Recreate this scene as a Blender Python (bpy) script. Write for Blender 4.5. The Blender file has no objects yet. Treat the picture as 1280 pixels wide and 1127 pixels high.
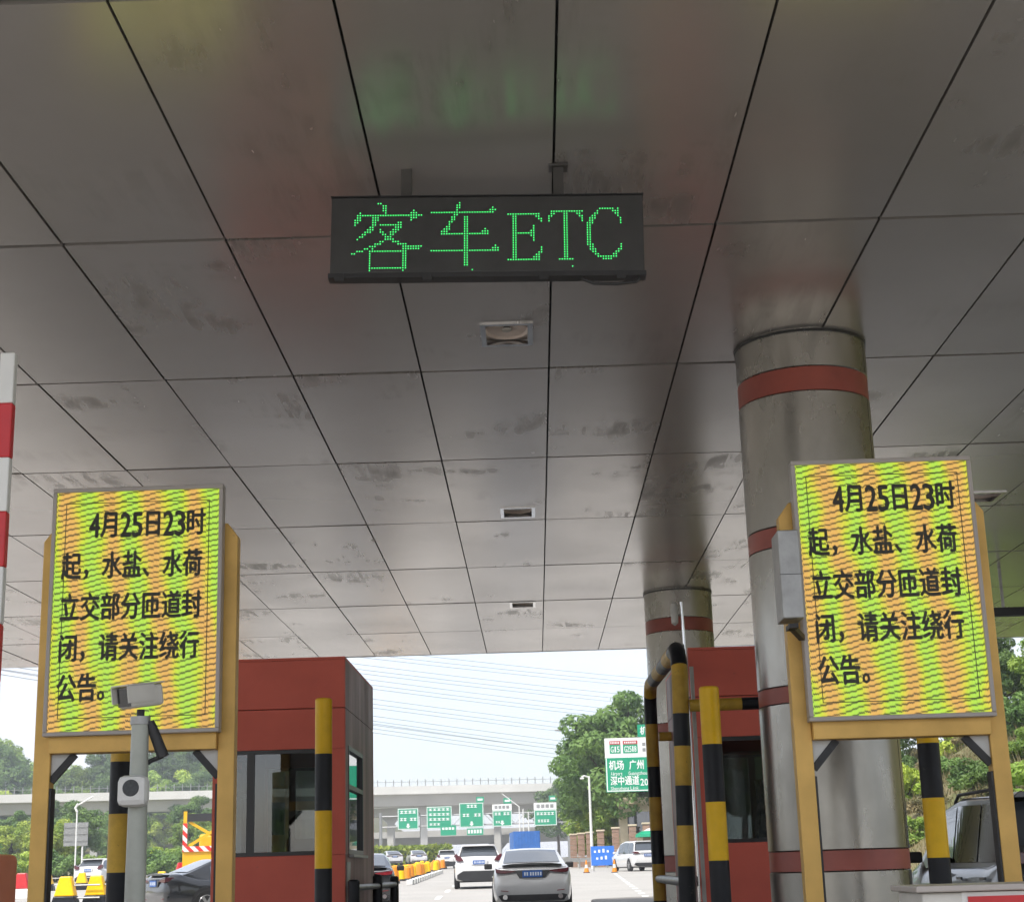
import bpy, bmesh, math, random
import numpy as np
from mathutils import Vector, Matrix

R = math.radians
rng = random.Random(7)
scene = bpy.context.scene
C = scene.collection

# ------------------------------------------------------------------ camera
cam_d = bpy.data.cameras.new('camera')
cam = bpy.data.objects.new('camera', cam_d)
C.objects.link(cam)
scene.camera = cam
cam_d.sensor_width = 36.0
cam_d.lens = 55.68
cam_d.clip_start = 0.1
cam_d.clip_end = 6000


def look(pitch, roll, yaw, loc):
    fwd = Vector((math.sin(yaw) * math.cos(pitch), math.cos(yaw) * math.cos(pitch), math.sin(pitch)))
    right = Vector((math.cos(yaw), -math.sin(yaw), 0))
    up = right.cross(fwd)
    c, s = math.cos(roll), math.sin(roll)
    a = right * c + up * s
    b = up * c - right * s
    m = Matrix((a, b, -fwd)).transposed().to_4x4()
    m.translation = loc
    return m


cam.matrix_world = look(0.258308, -0.0291848, -0.00818734, Vector((0, 0, 1.1)))

# ------------------------------------------------------------------ world, sun, exposure
SUN_EL, SUN_AZ = R(56), R(215)          # azimuth measured clockwise from +Y (view direction)
world = bpy.data.worlds.new('World')
scene.world = world
world.use_nodes = True
wn, wl = world.node_tree.nodes, world.node_tree.links
wn.clear()
w_out = wn.new('ShaderNodeOutputWorld')
w_bg = wn.new('ShaderNodeBackground')
w_bg.inputs['Strength'].default_value = 0.14
sky = wn.new('ShaderNodeTexSky')
sky.sky_type = 'NISHITA'
sky.sun_disc = False
sky.sun_elevation = SUN_EL
sky.sun_rotation = SUN_AZ
sky.air_density = 1.0
sky.dust_density = 2.5
sky.ozone_density = 1.2
w_tc = wn.new('ShaderNodeTexCoord')
w_map = wn.new('ShaderNodeMapping')
w_map.inputs['Scale'].default_value = (1.0, 1.0, 3.2)
w_noise = wn.new('ShaderNodeTexNoise')
w_noise.inputs['Scale'].default_value = 2.6
w_noise.inputs['Detail'].default_value = 7
w_noise.inputs['Roughness'].default_value = 0.55
w_ramp = wn.new('ShaderNodeValToRGB')
w_ramp.color_ramp.elements[0].position = 0.30
w_ramp.color_ramp.elements[0].color = (0.30, 0.30, 0.30, 1)
w_ramp.color_ramp.elements[1].position = 0.62
w_ramp.color_ramp.elements[1].color = (0.97, 0.97, 0.97, 1)
w_mix = wn.new('ShaderNodeMix')
w_mix.data_type = 'RGBA'
w_mix.inputs[7].default_value = (3.7, 3.8, 4.1, 1)
wl.new(w_tc.outputs['Generated'], w_map.inputs['Vector'])
wl.new(w_map.outputs['Vector'], w_noise.inputs['Vector'])
wl.new(w_noise.outputs['Fac'], w_ramp.inputs['Fac'])
wl.new(w_ramp.outputs['Color'], w_mix.inputs[0])
wl.new(sky.outputs['Color'], w_mix.inputs[6])
wl.new(w_mix.outputs[2], w_bg.inputs['Color'])
wl.new(w_bg.outputs['Background'], w_out.inputs['Surface'])

sun_d = bpy.data.lights.new('sun', 'SUN')
sun_d.energy = 2.2
sun_d.angle = R(6)
sun_d.color = (1.0, 0.96, 0.9)
sun = bpy.data.objects.new('sun', sun_d)
C.objects.link(sun)
sd = Vector((math.sin(SUN_AZ) * math.cos(SUN_EL), math.cos(SUN_AZ) * math.cos(SUN_EL), math.sin(SUN_EL)))
sun.rotation_euler = sd.to_track_quat('Z', 'Y').to_euler()
sun.location = (-20, -30, 60)

scene.render.engine = 'CYCLES'
scene.cycles.max_bounces = 6
scene.cycles.diffuse_bounces = 3
scene.cycles.glossy_bounces = 3
scene.cycles.transmission_bounces = 6
scene.cycles.transparent_max_bounces = 12
scene.cycles.caustics_reflective = False
scene.cycles.caustics_refractive = False
scene.cycles.use_denoising = True
scene.cycles.use_adaptive_sampling = True
scene.cycles.adaptive_threshold = 0.02
scene.view_settings.view_transform = 'Standard'
scene.view_settings.look = 'None'
scene.view_settings.gamma = 1.0
scene.view_settings.use_curve_mapping = False
scene.view_settings.exposure = 1.2


# ------------------------------------------------------------------ materials
def nodes_of(m):
    m.use_nodes = True
    return m.node_tree.nodes, m.node_tree.links


def mat(name, col, rough=0.5, metal=0.0, var=0.0, scale=3.0, bump=0.0, bscale=40.0, spec=0.5, col2=None,
        stretch=(1, 1, 1), rand=0.0, detail=5.0, lo=0.35, hi=0.65, coat=0.0, rvar=0.0, wear=0.0, wcol=(0.06, 0.045, 0.03), wscale=9.0):
    """Principled paint / metal / concrete with noise-driven colour variation and fine relief."""
    m = bpy.data.materials.new(name)
    n, l = nodes_of(m)
    b = n['Principled BSDF']
    b.inputs['Base Color'].default_value = (*col, 1)
    b.inputs['Roughness'].default_value = rough
    b.inputs['Metallic'].default_value = metal
    b.inputs['Specular IOR Level'].default_value = spec
    b.inputs['Coat Weight'].default_value = coat
    tc = n.new('ShaderNodeTexCoord')
    mp = n.new('ShaderNodeMapping')
    mp.inputs['Scale'].default_value = stretch
    l.new(tc.outputs['Object'], mp.inputs['Vector'])
    vec = mp.outputs['Vector']
    if rand > 0:
        oi = n.new('ShaderNodeObjectInfo')
        ad = n.new('ShaderNodeVectorMath')
        ad.operation = 'MULTIPLY_ADD'
        ad.inputs[1].default_value = (37, 91, 53)
        l.new(oi.outputs['Random'], ad.inputs[0])
        l.new(vec, ad.inputs[2])
        vec = ad.outputs[0]
    out = None
    if var > 0 or col2:
        nz = n.new('ShaderNodeTexNoise')
        nz.inputs['Scale'].default_value = scale
        nz.inputs['Detail'].default_value = detail
        nz.inputs['Roughness'].default_value = 0.6
        l.new(vec, nz.inputs['Vector'])
        rp = n.new('ShaderNodeValToRGB')
        rp.color_ramp.elements[0].position = lo
        rp.color_ramp.elements[1].position = hi
        c2 = col2 or tuple(c * (1 - var) for c in col)
        rp.color_ramp.elements[0].color = (*c2, 1)
        rp.color_ramp.elements[1].color = (*col, 1)
        l.new(nz.outputs['Fac'], rp.inputs['Fac'])
        out = rp.outputs['Color']
        if rvar > 0:
            mr = n.new('ShaderNodeMapRange')
            mr.inputs[3].default_value = rough + rvar
            mr.inputs[4].default_value = rough
            mr.inputs[1].default_value = lo
            mr.inputs[2].default_value = hi
            l.new(nz.outputs['Fac'], mr.inputs[0])
            l.new(mr.outputs[0], b.inputs['Roughness'])
    if rand > 0 and out is not None:
        hsv = n.new('ShaderNodeHueSaturation')
        mr = n.new('ShaderNodeMapRange')
        mr.inputs[3].default_value = 1 - rand
        mr.inputs[4].default_value = 1 + rand
        l.new(oi.outputs['Random'], mr.inputs[0])
        l.new(mr.outputs[0], hsv.inputs['Value'])
        l.new(out, hsv.inputs['Color'])
        out = hsv.outputs['Color']
    if wear > 0 and out is not None:
        wz = n.new('ShaderNodeTexNoise')
        wz.inputs['Scale'].default_value = wscale
        wz.inputs['Detail'].default_value = 8
        wz.inputs['Roughness'].default_value = 0.7
        l.new(vec, wz.inputs['Vector'])
        wr_ = n.new('ShaderNodeMapRange')
        wr_.inputs[1].default_value = 0.70 - 0.12 * wear
        wr_.inputs[2].default_value = 0.74 - 0.08 * wear
        wr_.inputs[4].default_value = 0.8
        l.new(wz.outputs['Fac'], wr_.inputs[0])
        wm = n.new('ShaderNodeMix')
        wm.data_type = 'RGBA'
        wm.inputs[7].default_value = (*wcol, 1)
        l.new(wr_.outputs[0], wm.inputs[0])
        l.new(out, wm.inputs[6])
        out = wm.outputs[2]
    if out is not None:
        l.new(out, b.inputs['Base Color'])
    if bump > 0:
        nb = n.new('ShaderNodeTexNoise')
        nb.inputs['Scale'].default_value = bscale
        nb.inputs['Detail'].default_value = 3
        l.new(vec, nb.inputs['Vector'])
        bp = n.new('ShaderNodeBump')
        bp.inputs['Strength'].default_value = bump
        bp.inputs['Distance'].default_value = 0.02
        l.new(nb.outputs['Fac'], bp.inputs['Height'])
        l.new(bp.outputs['Normal'], b.inputs['Normal'])
    return m


def glass(name, tint=(0.25, 0.27, 0.27), refl=0.12, rough=0.02):
    m = bpy.data.materials.new(name)
    n, l = nodes_of(m)
    n.remove(n['Principled BSDF'])
    o = n['Material Output']
    t = n.new('ShaderNodeBsdfTransparent')
    t.inputs['Color'].default_value = (*tint, 1)
    g = n.new('ShaderNodeBsdfGlossy')
    g.inputs['Roughness'].default_value = rough
    g.inputs['Color'].default_value = (0.95, 0.97, 1, 1)
    fr = n.new('ShaderNodeFresnel')
    fr.inputs['IOR'].default_value = 1.5
    ad = n.new('ShaderNodeMath')
    ad.operation = 'ADD'
    ad.use_clamp = True
    ad.inputs[1].default_value = refl
    mx = n.new('ShaderNodeMixShader')
    l.new(fr.outputs[0], ad.inputs[0])
    l.new(ad.outputs[0], mx.inputs[0])
    l.new(t.outputs[0], mx.inputs[1])
    l.new(g.outputs[0], mx.inputs[2])
    l.new(mx.outputs[0], o.inputs['Surface'])
    return m


def emis(name, col, strength):
    m = bpy.data.materials.new(name)
    n, l = nodes_of(m)
    b = n['Principled BSDF']
    b.inputs['Base Color'].default_value = (0.02, 0.02, 0.02, 1)
    b.inputs['Emission Color'].default_value = (*col, 1)
    b.inputs['Emission Strength'].default_value = strength
    return m


def leafmat(name, a, b2, scale=0.5):
    m = bpy.data.materials.new(name)
    n, l = nodes_of(m)
    b = n['Principled BSDF']
    b.inputs['Roughness'].default_value = 0.55
    b.inputs['Specular IOR Level'].default_value = 0.3
    tc = n.new('ShaderNodeTexCoord')
    oi = n.new('ShaderNodeObjectInfo')
    nz = n.new('ShaderNodeTexNoise')
    nz.inputs['Scale'].default_value = scale
    nz.inputs['Detail'].default_value = 4
    l.new(tc.outputs['Object'], nz.inputs['Vector'])
    rp = n.new('ShaderNodeValToRGB')
    rp.color_ramp.elements[0].position = 0.35
    rp.color_ramp.elements[1].position = 0.65
    rp.color_ramp.elements[0].color = (*a, 1)
    rp.color_ramp.elements[1].color = (*b2, 1)
    l.new(nz.outputs['Fac'], rp.inputs['Fac'])
    hsv = n.new('ShaderNodeHueSaturation')
    mr = n.new('ShaderNodeMapRange')
    mr.inputs[3].default_value = 0.7
    mr.inputs[4].default_value = 1.35
    l.new(oi.outputs['Random'], mr.inputs[0])
    l.new(mr.outputs[0], hsv.inputs['Value'])
    l.new(rp.outputs['Color'], hsv.inputs['Color'])
    l.new(hsv.outputs['Color'], b.inputs['Base Color'])
    tr = n.new('ShaderNodeBsdfTranslucent')
    l.new(hsv.outputs['Color'], tr.inputs['Color'])
    mx = n.new('ShaderNodeMixShader')
    mx.inputs[0].default_value = 0.35
    l.new(b.outputs[0], mx.inputs[1])
    l.new(tr.outputs[0], mx.inputs[2])
    l.new(mx.outputs[0], n['Material Output'].inputs['Surface'])
    return m


def ceiling_material():
    """Semi-gloss aluminium ceiling panel with soot smears."""
    m = mat('ceiling_panel', (0.59, 0.55, 0.52), rough=0.19, metal=0.55, var=0.2, scale=0.35, rand=0.08, lo=0.3, hi=0.75, rvar=0.08, spec=0.8)
    n, l = nodes_of(m)
    b = n['Principled BSDF']
    src = b.inputs['Base Color'].links[0].from_socket
    vec = [x for x in n if x.type == 'VECT_MATH'][0].outputs[0]
    def noise(scale, detail, rot=0.0, sc=(1, 1, 1), dist=0.0):
        mp = n.new('ShaderNodeMapping')
        mp.inputs['Rotation'].default_value = (0, 0, rot)
        mp.inputs['Scale'].default_value = sc
        l.new(vec, mp.inputs['Vector'])
        nz = n.new('ShaderNodeTexNoise')
        nz.inputs['Scale'].default_value = scale
        nz.inputs['Detail'].default_value = detail
        nz.inputs['Roughness'].default_value = 0.6
        nz.inputs['Distortion'].default_value = dist
        l.new(mp.outputs['Vector'], nz.inputs['Vector'])
        return nz.outputs['Fac']

    def ramp(src_, a, b_, lo=0.0, hi=1.0):
        r = n.new('ShaderNodeMapRange')
        r.interpolation_type = 'SMOOTHSTEP'
        r.inputs[1].default_value = a
        r.inputs[2].default_value = b_
        r.inputs[3].default_value = lo
        r.inputs[4].default_value = hi
        l.new(src_, r.inputs[0])
        return r.outputs[0]

    def mul(a, b_):
        k = n.new('ShaderNodeMath')
        k.operation = 'MULTIPLY'
        l.new(a, k.inputs[0])
        l.new(b_, k.inputs[1])
        return k.outputs[0]
    oi = [x for x in n if x.type == 'OBJECT_INFO'][0]
    patch = ramp(noise(0.75, 3, dist=0.4), 0.51, 0.70)
    streak = ramp(noise(1.6, 6, rot=R(-36), sc=(5.5, 0.7, 1), dist=0.3), 0.40, 0.62)
    soot = mul(mul(patch, streak), ramp(oi.outputs['Random'], 0.15, 0.55, 0.15, 0.85))
    mx = n.new('ShaderNodeMix')
    mx.data_type = 'RGBA'
    mx.blend_type = 'MULTIPLY'
    mx.inputs[7].default_value = (0.46, 0.445, 0.415, 1)
    l.new(soot, mx.inputs[0])
    l.new(src, mx.inputs[6])
    l.new(mx.outputs[2], b.inputs['Base Color'])
    rs = b.inputs['Roughness'].links[0].from_socket
    ad = n.new('ShaderNodeMath')
    ad.operation = 'MULTIPLY_ADD'
    ad.inputs[1].default_value = 0.16
    l.new(soot, ad.inputs[0])
    l.new(rs, ad.inputs[2])
    l.new(ad.outputs[0], b.inputs['Roughness'])
    return m


def steel_column_material():
    m = mat('brushed_steel', (0.36, 0.345, 0.31), rough=0.22, metal=1.0, var=0.3, scale=1.3, stretch=(1, 1, 0.5), rvar=0.12, bump=0.01, bscale=2)
    return m


def led_screen_material():
    """Lit LED matrix: slanting bands of lime, yellow and orange, broken by fine stepped dark scan lines."""
    m = bpy.data.materials.new('led_screen')
    n, l = nodes_of(m)
    b = n['Principled BSDF']
    b.inputs['Base Color'].default_value = (0.02, 0.02, 0.015, 1)
    b.inputs['Roughness'].default_value = 0.4
    tc = n.new('ShaderNodeTexCoord')
    sp = n.new('ShaderNodeSeparateXYZ')
    l.new(tc.outputs['Object'], sp.inputs[0])
    X, Z = sp.outputs['X'], sp.outputs['Z']

    def mth(op, a, b_=None, c=None):
        k = n.new('ShaderNodeMath')
        k.operation = op
        for i, v in enumerate((a, b_, c)):
            if v is None:
                continue
            if isinstance(v, (int, float)):
                k.inputs[i].default_value = v
            else:
                l.new(v, k.inputs[i])
        return k.outputs[0]
    # colour bands
    nz = n.new('ShaderNodeTexNoise')
    nz.inputs['Scale'].default_value = 2.6
    nz.inputs['Detail'].default_value = 3
    l.new(tc.outputs['Object'], nz.inputs['Vector'])
    ph = mth('ADD', mth('MULTIPLY', X, 2 * math.pi / 0.295), mth('MULTIPLY', Z, 2.6))
    oi = n.new('ShaderNodeObjectInfo')
    ph = mth('ADD', ph, mth('MULTIPLY', nz.outputs['Fac'], 5.5))
    ph = mth('ADD', ph, mth('MULTIPLY', oi.outputs['Random'], 9.0))
    tone = mth('MULTIPLY_ADD', mth('SINE', ph), 0.5, 0.5)
    rp = n.new('ShaderNodeValToRGB')
    e = rp.color_ramp.elements
    e[0].position = 0.05
    e[0].color = (0.98, 0.55, 0.12, 1)
    e[1].position = 1.0
    e[1].color = (0.55, 0.95, 0.08, 1)
    k = e.new(0.36)
    k.color = (0.93, 0.76, 0.07, 1)
    k = e.new(0.66)
    k.color = (0.72, 0.90, 0.03, 1)
    l.new(tone, rp.inputs['Fac'])
    # stepped dark lines
    wob = n.new('ShaderNodeTexNoise')
    wob.inputs['Scale'].default_value = 5
    l.new(tc.outputs['Object'], wob.inputs['Vector'])
    st = mth('SNAP', X, 0.042)
    saw = mth('PINGPONG', X, 0.0065)
    zz = mth('SUBTRACT', mth('ADD', Z, mth('MULTIPLY', saw, 1.5)), mth('ADD', mth('MULTIPLY', st, 0.22), mth('MULTIPLY', X, 0.0)))
    zz = mth('ADD', zz, mth('MULTIPLY', wob.outputs['Fac'], 0.05))
    line = mth('FRACT', mth('DIVIDE', zz, 0.0415))
    d = mth('ABSOLUTE', mth('SUBTRACT', line, 0.5))
    rl = n.new('ShaderNodeMapRange')
    rl.inputs[1].default_value = 0.10
    rl.inputs[2].default_value = 0.18
    rl.inputs[3].default_value = 0.07
    rl.inputs[4].default_value = 1.0
    l.new(d, rl.inputs[0])
    # LED pitch
    px = mth('MULTIPLY_ADD', mth('SINE', mth('MULTIPLY', X, 2 * math.pi / 0.010)), 0.12, 0.88)
    stg = mth('MULTIPLY', mth('MULTIPLY', rl.outputs[0], px), 0.42)
    l.new(rp.outputs['Color'], b.inputs['Emission Color'])
    l.new(stg, b.inputs['Emission Strength'])
    return m


def stripe_material(name, c1, c2, period, slant=1.0, axis='XZ'):
    m = bpy.data.materials.new(name)
    n, l = nodes_of(m)
    b = n['Principled BSDF']
    b.inputs['Roughness'].default_value = 0.45
    tc = n.new('ShaderNodeTexCoord')
    sp = n.new('ShaderNodeSeparateXYZ')
    l.new(tc.outputs['Object'], sp.inputs[0])
    a = n.new('ShaderNodeMath')
    a.operation = 'MULTIPLY_ADD'
    a.inputs[1].default_value = slant
    l.new(sp.outputs['X'], a.inputs[0])
    l.new(sp.outputs['Z'], a.inputs[2])
    f = n.new('ShaderNodeMath')
    f.operation = 'PINGPONG'
    f.inputs[1].default_value = period / 2
    l.new(a.outputs[0], f.inputs[0])
    g = n.new('ShaderNodeMath')
    g.operation = 'GREATER_THAN'
    g.inputs[1].default_value = period / 4
    l.new(f.outputs[0], g.inputs[0])
    mx = n.new('ShaderNodeMix')
    mx.data_type = 'RGBA'
    mx.inputs[6].default_value = (*c1, 1)
    mx.inputs[7].default_value = (*c2, 1)
    l.new(g.outputs[0], mx.inputs[0])
    l.new(mx.outputs[2], b.inputs['Base Color'])
    return m


M = {}
M['ceiling'] = ceiling_material()
M['ceiling_void'] = mat('ceiling_void', (0.03, 0.03, 0.03), 0.9)
M['roof'] = mat('roof_metal', (0.5, 0.5, 0.5), 0.5, var=0.2)
M['steel'] = steel_column_material()
M['band'] = mat('red_band', (0.42, 0.10, 0.07), 0.4, var=0.25, scale=2)
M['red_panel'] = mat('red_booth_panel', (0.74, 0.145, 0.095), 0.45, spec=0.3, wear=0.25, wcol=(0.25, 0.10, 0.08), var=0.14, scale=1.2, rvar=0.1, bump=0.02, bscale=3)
M['red_side'] = mat('weathered_red_with_sheen', (0.36, 0.13, 0.12), 0.42, var=0.45, scale=1.0, stretch=(1, 2.5, 0.4), rvar=0.12, col2=(0.20, 0.09, 0.09))  # dirty red; the lane side's grey-purple reflected tone is mixed into the colour
M['frame_dark'] = mat('dark_frame', (0.02, 0.02, 0.02), 0.35)
M['booth_in'] = mat('booth_interior', (0.10, 0.10, 0.10), 0.7, var=0.3)
M['glass'] = glass('booth_glass', (0.52, 0.55, 0.54), 0.06)
M['car_glass'] = glass('car_glass', (0.10, 0.11, 0.12), 0.16)
M['yellow'] = mat('yellow_paint', (0.95, 0.56, 0.004), 0.36, spec=0.3, wear=0.45, var=0.12, scale=6, rvar=0.1)
M['old_yellow'] = mat('faded_yellow_paint', (0.70, 0.43, 0.05), 0.42, spec=0.3, wear=0.7, var=0.3, scale=4, rvar=0.1)
M['orange_yellow'] = mat('ochre_paint', (0.38, 0.19, 0.03), 0.45, var=0.3, scale=4)
M['black'] = mat('black_paint', (0.010, 0.011, 0.015), 0.36, spec=0.25, wear=0.4, wcol=(0.10, 0.09, 0.07), var=0.3, scale=5, rvar=0.15)
M['gold'] = mat('gold_painted_steel', (0.76, 0.47, 0.13), 0.42, spec=0.35, wear=0.3, wcol=(0.30, 0.18, 0.07), var=0.2, scale=2.5, metal=0.15, rvar=0.1)
M['led'] = led_screen_material()
M['led_text'] = mat('unlit_led', (0.03, 0.03, 0.02), 0.6, var=0.4, scale=120)
M['bezel'] = mat('grey_bezel', (0.42, 0.38, 0.35), 0.4, var=0.1)
M['bracket'] = mat('white_gusset', (0.6, 0.6, 0.58), 0.5, var=0.1)
M['sign_black'] = mat('led_sign_face', (0.045, 0.045, 0.045), 0.45, var=0.3, scale=4)
M['green_led'] = emis('green_led', (0.05, 1.0, 0.2), 0.8)
M['hanger_dark'] = mat('dark_steel', (0.10, 0.095, 0.09), 0.5, metal=0.3, var=0.3)
M['galv'] = mat('galvanised_steel', (0.36, 0.36, 0.35), 0.4, metal=0.6, var=0.25, scale=6)
M['white'] = mat('white_paint', (0.72, 0.72, 0.69), 0.4, var=0.1, scale=3)
M['off_white'] = mat('off_white_plastic', (0.62, 0.60, 0.55), 0.45, var=0.12, scale=5)
M['pole_grey'] = mat('pale_pole_paint', (0.42, 0.44, 0.385), 0.42, var=0.2, scale=5, wear=0.3, wcol=(0.22, 0.2, 0.16))
M['red'] = mat('red_paint', (0.55, 0.02, 0.025), 0.4, var=0.15, scale=4)
M['gate_orange'] = mat('orange_cabinet', (0.55, 0.16, 0.075), 0.45, var=0.15, scale=3)
M['chrome'] = mat('polished_steel', (0.72, 0.72, 0.72), 0.14, metal=1.0, var=0.1)
M['reflector'] = mat('lamp_reflector', (0.85, 0.72, 0.63), 0.35, metal=0.0, var=0.15)
M['concrete_road'] = mat('concrete_road', (0.41, 0.39, 0.355), 0.75, var=0.2, scale=0.22, bump=0.12, bscale=25, detail=9, lo=0.25, hi=0.7)
M['kerb'] = mat('kerb_concrete', (0.30, 0.28, 0.25), 0.8, var=0.35, scale=2, bump=0.2, bscale=30)
M['marking'] = mat('road_paint', (0.78, 0.77, 0.74), 0.6, var=0.25, scale=3)
M['grass_ground'] = mat('grassy_earth', (0.10, 0.12, 0.035), 0.9, var=0.5, scale=0.25, col2=(0.17, 0.13, 0.06), bump=0.4, bscale=3)
M['viaduct'] = mat('viaduct_concrete', (0.52, 0.51, 0.48), 0.75, var=0.14, scale=0.12)
M['viaduct_light'] = mat('parapet_concrete', (0.66, 0.65, 0.61), 0.75, var=0.12, scale=0.15)
M['sign_green'] = mat('sign_green', (0.0, 0.30, 0.155), 0.4, var=0.05)
M['sign_white'] = mat('sign_white', (0.78, 0.79, 0.77), 0.4, var=0.04)
M['sign_red'] = mat('sign_red', (0.42, 0.04, 0.05), 0.45)
M['blue_sheet'] = mat('blue_container_paint', (0.035, 0.16, 0.50), 0.5, var=0.2, scale=1.5)
M['blue_sign'] = mat('blue_sign', (0.03, 0.17, 0.62), 0.45, var=0.1)
M['bark'] = mat('bark', (0.10, 0.075, 0.05), 0.9, var=0.4, scale=4, bump=0.4, bscale=12)
M['leaf_dark'] = leafmat('foliage_dark', (0.09, 0.17, 0.045), (0.20, 0.31, 0.08))
M['leaf_mid'] = leafmat('foliage_mid', (0.15, 0.26, 0.05), (0.33, 0.44, 0.08))
M['leaf_light'] = leafmat('foliage_light', (0.26, 0.38, 0.05), (0.48, 0.55, 0.09))
M['leaf_dry'] = leafmat('foliage_dry', (0.15, 0.15, 0.06), (0.30, 0.24, 0.12), 0.9)
M['cream'] = mat('cream_render', (0.62, 0.53, 0.38), 0.7, var=0.12, scale=0.6)
M['brick_pillar'] = mat('brown_stone_pillar', (0.34, 0.22, 0.16), 0.8, var=0.3, scale=1.5, stretch=(3, 3, 8))
M['tyre'] = mat('tyre_rubber', (0.018, 0.018, 0.018), 0.8, var=0.2)
M['rim'] = mat('alloy_rim', (0.45, 0.45, 0.46), 0.3, metal=0.8, var=0.1)
M['trim'] = mat('black_plastic_trim', (0.022, 0.022, 0.024), 0.55, var=0.2)
M['tail'] = mat('tail_lamp_red', (0.26, 0.012, 0.02), 0.15, var=0.3, scale=10, coat=0.6)
M['tail_dark'] = mat('tail_lamp_smoked', (0.11, 0.02, 0.03), 0.15, var=0.3, scale=10, coat=0.6)
M['plate_blue'] = mat('plate_blue', (0.02, 0.10, 0.36), 0.4, var=0.1)
M['plate_text'] = mat('plate_letters', (0.6, 0.65, 0.72), 0.4, var=0.1)
M['seat'] = mat('car_cabin_dark', (0.02, 0.02, 0.02), 0.8)
M['silver_car'] = mat('silver_car_paint', (0.58, 0.59, 0.60), 0.28, metal=0.25, var=0.05, coat=0.7)
M['white_car'] = mat('white_car_paint', (0.66, 0.66, 0.655), 0.25, var=0.04, coat=0.6)
M['black_car'] = mat('black_car_paint', (0.02, 0.022, 0.025), 0.18, var=0.1, coat=0.8)
M['grey_car'] = mat('dark_grey_car_paint', (0.045, 0.047, 0.05), 0.3, metal=0.1, var=0.1, coat=0.7)
M['truck_yellow'] = mat('works_yellow', (0.78, 0.42, 0.01), 0.4, var=0.12)
M['redwhite'] = stripe_material('red_white_chevron', (0.75, 0.72, 0.68), (0.60, 0.03, 0.02), 0.42, 1.0)
M['cloth'] = mat('patterned_cloth', (0.55, 0.57, 0.68), 0.85, var=0.5, scale=14, col2=(0.16, 0.17, 0.30), lo=0.42, hi=0.55)
M['wire'] = mat('power_cable', (0.22, 0.23, 0.25), 0.6)
M['lens'] = mat('camera_lens_glass', (0.01, 0.01, 0.012), 0.08, coat=0.5)
M['grille'] = mat('speaker_mesh', (0.06, 0.065, 0.07), 0.6, var=0.5, scale=90)
M['orange'] = mat('orange_plastic', (0.78, 0.26, 0.01), 0.5, var=0.15, scale=5)


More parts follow.
